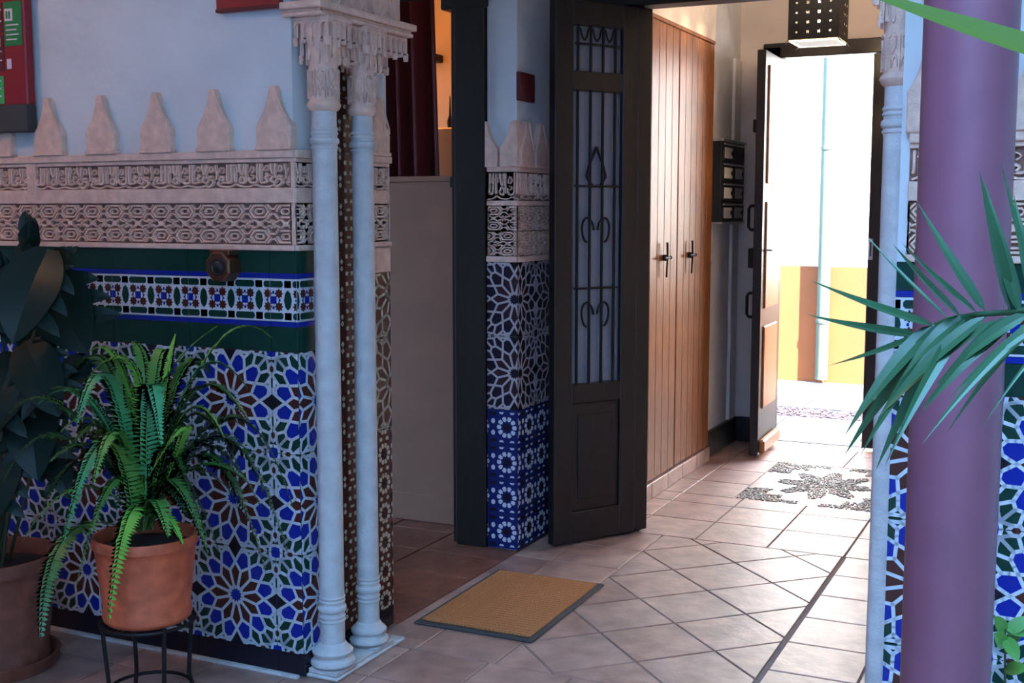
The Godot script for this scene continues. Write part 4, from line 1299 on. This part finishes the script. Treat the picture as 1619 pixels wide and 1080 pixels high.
# ------------------------------------------------------------------ signs and fittings
func build_signs():
	var t := thing("fire_safety_board", "red fire safety cabinet with green and white notices at the upper left", "safety board", Vector3(-3.10, 1.66, ZW))
	obj("red_box", bx(Vector3(-0.45, 0.075, 0), Vector3(0.036, 0.80, 0.035), 0.004), M.red, t)
	obj("black_base", bx(Vector3(-0.45, -0.01, 0), Vector3(0.038, 0.078, 0.045), 0.004), M.rubber, t)
	var notice := func(x0, x1, y0, y1, m, called):
		return obj(called, bx(Vector3(x0, y0, 0.034), Vector3(x1, y1, 0.0365)), m, t)
	var g1: MeshInstance3D = notice.call(-0.050, 0.026, 0.262, 0.40, M.green_sign, "green_notice")
	var g2: MeshInstance3D = notice.call(-0.20, -0.064, 0.082, 0.170, M.green_bright, "green_notice")
	var r1: MeshInstance3D = notice.call(-0.20, -0.056, 0.305, 0.40, M.red_dark, "red_notice")
	var r2: MeshInstance3D = notice.call(-0.20, -0.056, 0.185, 0.298, M.red_dark, "red_notice")
	var pr := func(x0, x1, y0, y1, par, m = M.white_print, z = 0.0365):
		obj("print", bx(Vector3(x0, y0, z), Vector3(x1, y1, z + 0.0012)), m, par)
	pr.call(-0.046, -0.012, 0.340, 0.378, g1)
	for k in 2: pr.call(-0.039 + k * 0.011, -0.032 + k * 0.011, 0.347, 0.370, g1, M.green_sign, 0.0378)
	for k in 4: pr.call(-0.042, 0.012 - 0.008 * (k % 2), 0.325 - k * 0.015, 0.329 - k * 0.015, g1)
	pr.call(-0.112, -0.070, 0.262, 0.292, r2)
	pr.call(-0.094, -0.078, 0.276, 0.292, r2, M.red_dark, 0.0378)
	for k in 4: pr.call(-0.16, -0.066 - 0.01 * (k % 2), 0.245 - k * 0.014, 0.249 - k * 0.014, r2)
	for k in 4: pr.call(-0.16, -0.062 - 0.012 * (k % 2), 0.375 - k * 0.018, 0.380 - k * 0.018, r1)
	for k in 3: pr.call(-0.15, -0.074, 0.152 - k * 0.024, 0.157 - k * 0.024, g2)
	pr.call(-0.044, -0.024, 0.190, 0.222, t)
	var s := thing("red_sign", "dark red framed sign high on the white wall beside the capital", "sign", Vector3(-2.19, 1.972, ZW))
	obj("board", bx(Vector3(-0.13, 0.0, -0.008), Vector3(0.094, 0.34, 0.016), 0.003), M.red, s)
	obj("frame_edge", bx(Vector3(-0.13, 0.0, 0.012), Vector3(0.094, 0.010, 0.020), 0.002), M.red_dark, s)
	var q := thing("red_plaque", "small dark red square plaque on the white pier above its stucco", "plaque", Vector3(-2.068, 1.835, -4.45))
	obj("plate", bx(Vector3(0, 0, -0.072), Vector3(0.018, 0.112, 0.072), 0.003), M.red_dark, q)
	# copper wall light
	var c := thing("copper_spotlight", "copper box light with a dark round lens on the green tile row", "wall light", Vector3(-2.305, 1.235, ZW))
	obj("bracket_plate", bx(Vector3(-0.036, 0.034, 0.0), Vector3(0.036, 0.050, 0.05), 0.002), M.copper, c)
	var hx := MB.new()
	var oc := PackedVector2Array()
	for k in 8: oc.append(pol(0.047, k * 45 + 22.5))
	hx.prism(oc, 0.003, 0.06, 0.005, true)
	obj("housing", hx, M.copper, c)
	var ln := MB.new()
	ln.xf = Transform3D(Basis(Vector3(1, 0, 0), PI / 2), Vector3(0.004, 0, 0.058))
	ln.lathe([Vector2(0.026, 0.0), Vector2(0.026, 0.006), Vector2(0.021, 0.007), Vector2(0.018, 0.004), Vector2(0.010, 0.008), Vector2(0.0001, 0.010)], Vector3.ZERO, 24)
	obj("lens", ln, M.black_paint, c)

# ------------------------------------------------------------------ plants
func frond(t: Node3D, base: Vector3, mid: Vector3, tip: Vector3, w: float, m: Material):
	var b := MB.new()
	var ctl := mid * 2 - (base + tip) / 2
	var at := func(s: float) -> Vector3: return base * (1 - s) * (1 - s) + ctl * 2 * s * (1 - s) + tip * s * s
	var pts := []
	for k in 13: pts.append(at.call(k / 12.0))
	b.tube(pts, 0.0018, 0.0006, 5)
	var len := base.distance_to(mid) + mid.distance_to(tip)
	var n := int(len / 0.0085)
	for k in range(int(n * 0.14), n):
		var s := float(k) / n
		var p: Vector3 = at.call(s)
		var tn: Vector3 = (at.call(min(s + 0.02, 1.0)) - at.call(max(s - 0.02, 0.0))).normalized()
		var side := tn.cross(Vector3.UP)
		side = side.normalized() if side.length() > 0.15 else Vector3(0.9, 0, -0.43)
		var up := side.cross(tn).normalized()
		var L: float = w * 0.85 * pow(clampf(sin(PI * clampf(s * 0.80 + 0.18, 0, 1)), 0.02, 1), 0.7) * rng.randf_range(0.88, 1.08)
		for q in [-1.0, 1.0]:
			var d: Vector3 = (side * q + tn * 0.28 + up * rng.randf_range(-0.25, 0.12)).normalized()
			var wd := 0.0050
			var e := p + d * L
			var c := p + d * L * 0.45 + up * 0.002
			var g := tn * wd
			b.trin(p - g * 0.6, c + g, c - g, up, up, up) if q < 0 else b.trin(p - g * 0.6, c - g, c + g, up, up, up)
			b.trin(p - g * 0.6, p + g * 0.8, c + g, up, up, up)
			b.trin(c - g, c + g, e, up, up, up)
	obj("frond", b, m, t)

func pot_mesh(r_top: float, r_bot: float, h: float) -> MB:
	var b := MB.new()
	b.lathe([Vector2(0.0001, 0.0), Vector2(r_bot * 0.97, 0.0), Vector2(r_bot * 1.03, 0.006), Vector2(r_bot * 1.06, 0.016), Vector2(r_bot * 1.04, 0.022), Vector2(r_bot * 1.05, 0.034), Vector2(r_bot * 1.03, 0.042), Vector2(r_top * 0.94, h * 0.80), Vector2(r_top * 0.96, h * 0.87), Vector2(r_top, h * 0.89), Vector2(r_top, h * 0.97), Vector2(r_top * 0.985, h), Vector2(r_top * 0.93, h), Vector2(r_top * 0.90, h * 0.97), Vector2(r_top * 0.86, h * 0.7)], Vector3.ZERO, 48)
	return b

func build_plants():
	rng.seed = 21
	# fern on an iron stand
	var C := Vector3(-2.262, 0.0, -2.44)
	var st := thing("plant_stand", "thin black iron stand holding the terracotta fern pot", "plant stand", C)
	for y in [0.292, 0.10]:
		var rg := []
		for k in 33: rg.append(Vector3(cos(TAU * k / 32.0), 0, sin(TAU * k / 32.0)) * (0.125 if y > 0.2 else 0.11) + Vector3(0, y, 0))
		var rm := MB.new()
		rm.tube(rg, 0.005, 0.005, 6)
		obj("ring", rm, M.iron, st)
	var cross := MB.new()
	cross.tube([Vector3(-0.125, 0.292, 0), Vector3(0.125, 0.292, 0)], 0.004, 0.004, 6)
	cross.tube([Vector3(0, 0.292, -0.125), Vector3(0, 0.292, 0.125)], 0.004, 0.004, 6)
	obj("cross_bar", cross, M.iron, st)
	for k in 4:
		var a := TAU * k / 4 + 0.5
		var lm := MB.new()
		lm.tube([Vector3(cos(a) * 0.125, 0.30, sin(a) * 0.125), Vector3(cos(a) * 0.11, 0.12, sin(a) * 0.11), Vector3(cos(a) * 0.14, 0.0, sin(a) * 0.14)], 0.006, 0.006, 6)
		obj("leg", lm, M.iron, st)
	var f := thing("potted_fern", "feathery green sword fern in an orange terracotta pot on the iron stand", "fern", C + Vector3(0, 0.297, 0))
	obj("pot", pot_mesh(0.140, 0.112, 0.235), M.pot, f)
	var so := MB.new()
	so.lathe([Vector2(0.128, 0.20), Vector2(0.09, 0.212), Vector2(0.0001, 0.218)], Vector3.ZERO, 24)
	obj("soil", so, M.soil, f)
	var crown := Vector3(-2.262, 0.545, -2.44)
	var fr := [
	[Vector3(-2.268, 0.861, -2.476), Vector3(-2.141, 1.086, -2.619), 0.034, 1],
	[Vector3(-2.237, 0.861, -2.490), Vector3(-2.245, 1.063, -2.567), 0.027, 1],
	[Vector3(-2.145, 1.011, -2.580), Vector3(-2.037, 1.046, -2.720), 0.027, 1],
	[Vector3(-2.268, 0.970, -2.433), Vector3(-2.396, 0.941, -2.369), 0.037, 1],
	[Vector3(-2.308, 0.949, -2.439), Vector3(-2.418, 1.021, -2.424), 0.030, 1],
	[Vector3(-2.270, 0.803, -2.312), Vector3(-2.288, 0.555, -2.173), 0.051, 3],
	[Vector3(-2.346, 0.680, -2.305), Vector3(-2.442, 0.550, -2.188), 0.034, 0],
	[Vector3(-2.321, 0.568, -2.220), Vector3(-2.271, 0.352, -2.079), 0.047, 2],
	[Vector3(-2.216, 0.611, -2.337), Vector3(-2.202, 0.356, -2.235), 0.044, 1],
	[Vector3(-2.149, 0.613, -2.380), Vector3(-2.054, 0.548, -2.350), 0.034, 1],
	[Vector3(-2.149, 0.861, -2.477), Vector3(-2.047, 0.794, -2.517), 0.037, 1],
	[Vector3(-2.114, 0.828, -2.434), Vector3(-2.151, 0.727, -2.348), 0.030, 1],
	[Vector3(-2.087, 0.793, -2.554), Vector3(-1.940, 0.464, -2.640), 0.074, 2],
	[Vector3(-2.099, 0.747, -2.514), Vector3(-1.962, 0.427, -2.569), 0.067, 2],
	[Vector3(-2.090, 0.840, -2.586), Vector3(-1.964, 0.581, -2.698), 0.061, 2],
	[Vector3(-2.423, 0.869, -2.347), Vector3(-2.567, 0.861, -2.278), 0.044, 2],
	[Vector3(-2.416, 0.807, -2.315), Vector3(-2.534, 0.688, -2.217), 0.044, 2],
	[Vector3(-2.400, 0.878, -2.415), Vector3(-2.578, 0.870, -2.385), 0.040, 3],
	[Vector3(-2.429, 0.970, -2.496), Vector3(-2.631, 0.882, -2.528), 0.044, 2],
	[Vector3(-2.313, 0.904, -2.515), Vector3(-2.422, 1.032, -2.590), 0.044, 0],
	[Vector3(-2.236, 0.939, -2.556), Vector3(-2.224, 0.943, -2.674), 0.044, 0],
	[Vector3(-2.111, 0.724, -2.451), Vector3(-1.958, 0.696, -2.492), 0.047, 2],
	[Vector3(-2.120, 0.702, -2.388), Vector3(-1.974, 0.527, -2.353), 0.037, 2],
	[Vector3(-2.272, 0.696, -2.343), Vector3(-2.311, 0.432, -2.236), 0.037, 0],
	[Vector3(-2.320, 0.810, -2.445), Vector3(-2.381, 1.008, -2.496), 0.047, 0],
	[Vector3(-2.191, 0.786, -2.448), Vector3(-2.137, 0.936, -2.491), 0.044, 0],
	[Vector3(-2.394, 0.742, -2.402), Vector3(-2.549, 0.594, -2.365), 0.051, 2],
	[Vector3(-2.242, 0.767, -2.337), Vector3(-2.255, 0.814, -2.253), 0.044, 0],
	[Vector3(-2.181, 0.766, -2.561), Vector3(-2.100, 0.712, -2.705), 0.057, 2],
	]
	for q in fr:
		var j := Vector3(rng.randf_range(-0.03, 0.03), 0, rng.randf_range(-0.03, 0.03))
		frond(f, crown + j - f.position, q[0] - f.position, q[1] - f.position, q[2], M.leaf[q[3]])
	for k in 26:
		var a := rng.randf_range(0, TAU)
		var up := rng.randf_range(0.10, 0.42)
		var out := Vector3(cos(a), 0, sin(a) * 0.75)
		var reach := rng.randf_range(0.12, 0.30)
		var md := crown + out * reach * 0.55 + Vector3(0, up, 0)
		var tp := crown + out * reach * 1.15 + Vector3(0, up - rng.randf_range(-0.08, 0.26), 0)
		frond(f, crown + out * 0.02 - f.position, md - f.position, tp - f.position, rng.randf_range(0.036, 0.055), M.leaf[[0, 2, 0, 3, 2][k % 5]])
	# big dark plant in the corner
	var D := Vector3(-2.98, 0, -2.55)
	var p := thing("potted_philodendron", "dark broad-leaved plant in a big terracotta pot with saucer at the left edge", "potted plant", D)
	var sc := MB.new()
	sc.lathe([Vector2(0.0001, 0.0), Vector2(0.17, 0.0), Vector2(0.185, 0.03), Vector2(0.19, 0.045), Vector2(0.18, 0.045), Vector2(0.17, 0.02)], Vector3.ZERO, 40)
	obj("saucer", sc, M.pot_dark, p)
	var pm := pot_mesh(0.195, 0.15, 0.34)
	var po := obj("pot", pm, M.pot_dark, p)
	po.position.y = 0.018
	var s2 := MB.new()
	s2.lathe([Vector2(0.178, 0.31), Vector2(0.1, 0.325), Vector2(0.0001, 0.33)], Vector3.ZERO, 24)
	obj("soil", s2, M.soil, p)
	var pl := [
	[Vector3(-2.755, 1.286, -2.573), Vector3(-2.730, 1.331, -2.479), 0.143],
	[Vector3(-2.652, 1.290, -2.512), Vector3(-2.648, 1.034, -2.371), 0.197],
	[Vector3(-2.737, 1.241, -2.577), Vector3(-2.581, 1.245, -2.540), 0.107],
	[Vector3(-2.792, 1.220, -2.604), Vector3(-2.571, 0.990, -2.570), 0.233],
	[Vector3(-2.736, 1.026, -2.495), Vector3(-2.560, 0.827, -2.444), 0.161],
	[Vector3(-2.751, 0.990, -2.484), Vector3(-2.755, 0.757, -2.342), 0.197],
	[Vector3(-2.668, 1.103, -2.482), Vector3(-2.746, 1.112, -2.334), 0.161],
	[Vector3(-2.779, 1.225, -2.499), Vector3(-2.778, 1.248, -2.391), 0.125],
	[Vector3(-2.681, 0.948, -2.568), Vector3(-2.514, 0.925, -2.533), 0.107],
	[Vector3(-2.753, 0.874, -2.525), Vector3(-2.646, 0.640, -2.436), 0.179],
	[Vector3(-2.772, 0.738, -2.444), Vector3(-2.728, 0.511, -2.326), 0.161],
	[Vector3(-2.735, 0.737, -2.572), Vector3(-2.601, 0.575, -2.506), 0.107],
	]
	for q in pl:
		var b: Vector3 = q[0] - D
		var tip: Vector3 = q[1] - D
		var lm := MB.new()
		var face := Vector3(0.45, 0.45, 0.85).normalized()
		lm.blade(b, (b + tip) / 2 + face * 0.035, tip, q[2] * 0.85, face, 0.18, 10, 1)
		# lobes down both sides
		var sd := (tip - b).cross(face).normalized()
		for k in 3:
			for s in [-1.0, 1.0]:
				var r0 := b.lerp(tip, 0.18 + 0.22 * k)
				lm.blade(r0, r0 + sd * s * q[2] * 0.35 + (tip - b) * 0.08 + face * 0.02, r0 + sd * s * q[2] * 0.60 + (tip - b) * 0.22, q[2] * 0.24, face, 0.12, 6, 1)
		obj("leaf", lm, M.dark_leaf, p)
		var sm := MB.new()
		var root := Vector3(rng.randf_range(-0.06, 0.06), 0.32, rng.randf_range(-0.06, 0.06))
		sm.tube([root, root.lerp(b, 0.55) + Vector3(-0.02, 0.08, -0.03), b], 0.006, 0.004, 6)
		obj("stem", sm, M.stem, p)
	# palm in front of the purple post
	var pa := thing("palm", "feather palm reaching in from the right in front of the purple post", "palm", Vector3(0.34, 0, -1.30))
	var o := pa.position
	obj("pot", pot_mesh(0.16, 0.12, 0.30), M.pot, pa)
	var ps := MB.new()
	ps.lathe([Vector2(0.148, 0.27), Vector2(0.0001, 0.28)], Vector3.ZERO, 20)
	obj("soil", ps, M.soil, pa)
	var rc := MB.new()
	var rp := []
	for v in [Vector3(0.34, 0.27, -1.30), Vector3(0.28, 0.75, -1.33), Vector3(0.15, 1.16, -1.42), Vector3(0.032, 1.272, -1.50), Vector3(-0.036, 1.285, -1.565), Vector3(-0.079, 1.275, -1.604), Vector3(-0.126, 1.267, -1.642), Vector3(-0.158, 1.259, -1.666), Vector3(-0.179, 1.248, -1.681), Vector3(-0.196, 1.233, -1.691)]: rp.append(v - o)
	rc.tube(rp, 0.007, 0.0018, 8)
	var fr0 := obj("frond", rc, M.palm_leaf, pa)
	var lf := [
	[Vector3(-0.079, 1.274, -1.604), Vector3(-0.121, 1.448, -1.572), 0.0185],
	[Vector3(-0.070, 1.275, -1.596), Vector3(-0.119, 1.438, -1.617), 0.0168],
	[Vector3(-0.050, 1.286, -1.579), Vector3(-0.097, 1.459, -1.568), 0.0101],
	[Vector3(-0.051, 1.286, -1.581), Vector3(-0.084, 1.422, -1.615), 0.0135],
	[Vector3(-0.111, 1.272, -1.631), Vector3(-0.201, 1.412, -1.646), 0.0126],
	[Vector3(-0.122, 1.270, -1.639), Vector3(-0.205, 1.360, -1.545), 0.0109],
	[Vector3(-0.142, 1.262, -1.654), Vector3(-0.217, 1.359, -1.555), 0.0135],
	[Vector3(-0.158, 1.258, -1.666), Vector3(-0.289, 1.384, -1.700), 0.0051],
	[Vector3(-0.177, 1.248, -1.679), Vector3(-0.325, 1.310, -1.587), 0.0126],
	[Vector3(-0.196, 1.233, -1.691), Vector3(-0.331, 1.264, -1.597), 0.0126],
	[Vector3(-0.192, 1.236, -1.689), Vector3(-0.325, 1.180, -1.729), 0.0084],
	[Vector3(-0.175, 1.250, -1.678), Vector3(-0.280, 1.100, -1.621), 0.0219],
	[Vector3(-0.158, 1.258, -1.666), Vector3(-0.288, 1.062, -1.662), 0.0202],
	[Vector3(-0.154, 1.258, -1.663), Vector3(-0.257, 1.076, -1.604), 0.0152],
	[Vector3(-0.146, 1.263, -1.658), Vector3(-0.240, 1.054, -1.631), 0.0202],
	[Vector3(-0.134, 1.264, -1.648), Vector3(-0.215, 1.081, -1.538), 0.0152],
	[Vector3(-0.110, 1.267, -1.629), Vector3(-0.236, 1.129, -1.595), 0.0168],
	[Vector3(-0.098, 1.264, -1.619), Vector3(-0.242, 1.122, -1.620), 0.0109],
	[Vector3(-0.075, 1.270, -1.600), Vector3(-0.177, 1.147, -1.558), 0.0185],
	[Vector3(-0.060, 1.275, -1.586), Vector3(-0.180, 1.150, -1.578), 0.0118],
	[Vector3(-0.059, 1.275, -1.585), Vector3(-0.163, 1.180, -1.576), 0.0152],
	[Vector3(-0.037, 1.283, -1.562), Vector3(-0.162, 1.129, -1.440), 0.0101],
	[Vector3(-0.037, 1.283, -1.561), Vector3(-0.148, 1.120, -1.577), 0.0084],
	[Vector3(-0.026, 1.283, -1.550), Vector3(-0.130, 1.168, -1.560), 0.0152],
	[Vector3(-0.022, 1.283, -1.546), Vector3(-0.139, 1.177, -1.497), 0.0118],
	[Vector3(-0.010, 1.280, -1.532), Vector3(-0.099, 1.150, -1.461), 0.0051],
	[Vector3(-0.122, 1.266, -1.639), Vector3(-0.204, 1.166, -1.674), 0.0202],
	[Vector3(-0.134, 1.264, -1.648), Vector3(-0.209, 1.182, -1.614), 0.0185],
	]
	for k in lf.size():
		var b: Vector3 = lf[k][0] - o
		var tip: Vector3 = lf[k][1] - o
		var lm := MB.new()
		var face := Vector3(0.25 + rng.randf_range(-0.3, 0.3), 0.65, 0.7).normalized()
		var down: float = -0.006 if k < 11 else 0.022
		lm.blade(b, b.lerp(tip, 0.5) + Vector3(0, down, 0.008), tip, lf[k][2] * 1.15, face, 0.3, 10, 0)
		obj("leaflet", lm, M.palm_leaf, fr0)
	# a second frond passing close to the viewer
	var r2 := MB.new()
	r2.tube([Vector3(0.36, 0.28, -1.29) - o, Vector3(0.33, 0.9, -1.2) - o, Vector3(0.2, 1.40, -1.03) - o, Vector3(0.06, 1.47, -0.90) - o, Vector3(-0.02, 1.49, -0.88) - o], 0.006, 0.002, 8)
	var fr1 := obj("frond", r2, M.palm_leaf, pa)
	var bl := MB.new()
	bl.blade(Vector3(0.02, 1.484, -0.875) - o, Vector3(-0.082, 1.527, -0.925) - o, Vector3(-0.195, 1.585, -1.01) - o, 0.024, Vector3(0.1, 0.75, 0.65).normalized(), 0.2, 12, 0)
	obj("leaflet", bl, M.palm_bright, fr1)
	for k in 10:
		var t := k / 9.0
		var b := Vector3(0.33, 0.98, -1.18).lerp(Vector3(0.09, 1.462, -0.92), t)
		var sd := 1.0 if k % 2 == 0 else -1.0
		var tp := b + Vector3(0.16 + 0.04 * sd, -0.05 + 0.10 * sd, 0.10 * sd + 0.05)
		var l2 := MB.new()
		l2.blade(b - o, b.lerp(tp, 0.5) + Vector3(0, 0.02, 0) - o, tp - o, 0.018, Vector3(0.1, 0.75, 0.65).normalized(), 0.3, 8, 0)
		obj("leaflet", l2, M.palm_leaf, fr1)
		var b2 := Vector3(0.25, 0.87, -1.35).lerp(Vector3(0.05, 1.26, -1.485), t)
		var tp2 := b2 + Vector3(0.12, -0.10 + 0.12 * sd, 0.06 * sd)
		var l3 := MB.new()
		l3.blade(b2 - o, b2.lerp(tp2, 0.5) + Vector3(0, 0.02, 0) - o, tp2 - o, 0.018, Vector3(0.1, 0.75, 0.65).normalized(), 0.3, 8, 0)
		obj("leaflet", l3, M.palm_leaf, fr0)
	# young plant at the foot of the right wall
	var yp := thing("young_plant", "small green leafy plant low beside the purple post, at the lower right", "plant", Vector3(-0.095, 0, -2.32))
	var oy := yp.position
	obj("pot", pot_mesh(0.085, 0.065, 0.15), M.pot_dark, yp)
	var ys := MB.new()
	ys.lathe([Vector2(0.078, 0.135), Vector2(0.0001, 0.14)], Vector3.ZERO, 20)
	obj("soil", ys, M.soil, yp)
	var yst := MB.new()
	yst.tube([Vector3(0, 0.135, 0), Vector3(-0.004, 0.4, 0.004), Vector3(-0.002, 0.52, 0.0), Vector3(-0.006, 0.64, 0.01)], 0.004, 0.002, 6)
	obj("stem", yst, M.stem, yp)
	var yl := [
	[Vector3(-0.100, 0.632, -2.311), Vector3(-0.120, 0.665, -2.295), 0.024],
	[Vector3(-0.098, 0.632, -2.311), Vector3(-0.060, 0.661, -2.330), 0.026],
	[Vector3(-0.100, 0.610, -2.300), Vector3(-0.118, 0.640, -2.275), 0.028],
	[Vector3(-0.098, 0.625, -2.305), Vector3(-0.075, 0.596, -2.262), 0.026],
	[Vector3(-0.098, 0.640, -2.311), Vector3(-0.055, 0.628, -2.328), 0.022],
	[Vector3(-0.099, 0.603, -2.315), Vector3(-0.072, 0.632, -2.366), 0.022],
	[Vector3(-0.098, 0.56, -2.315), Vector3(-0.058, 0.575, -2.30), 0.026],
	]
	for q in yl:
		var lm := MB.new()
		var b: Vector3 = q[0] - oy
		var tip: Vector3 = q[1] - oy
		lm.blade(b, b.lerp(tip, 0.5) + Vector3(0, 0.004, 0.004), tip, q[2], Vector3(0.1, 0.6, 0.8).normalized(), 0.2, 6, 1)
		obj("leaf", lm, M.leaf[0], yp)
	# its budding shoot
	var sh := MB.new()
	sh.tube([Vector3(0, 0.135, 0), Vector3(-0.03, 0.45, 0.05), Vector3(-0.030, 0.61, 0.072)], 0.003, 0.002, 6)
	for k in 12:
		var y := 0.53 + 0.007 * k
		var a := k * 2.4
		var c := Vector3(-0.030, y, 0.062 + 0.0009 * k)
		sh.blade(c, c + Vector3(cos(a), 0.5, sin(a)) * 0.006, c + Vector3(cos(a), 1.1, sin(a)) * 0.009, 0.007, Vector3(0, 0.5, 0.85), 0.2, 4, 1)
	obj("budding_shoot", sh, M.leaf[1], yp)
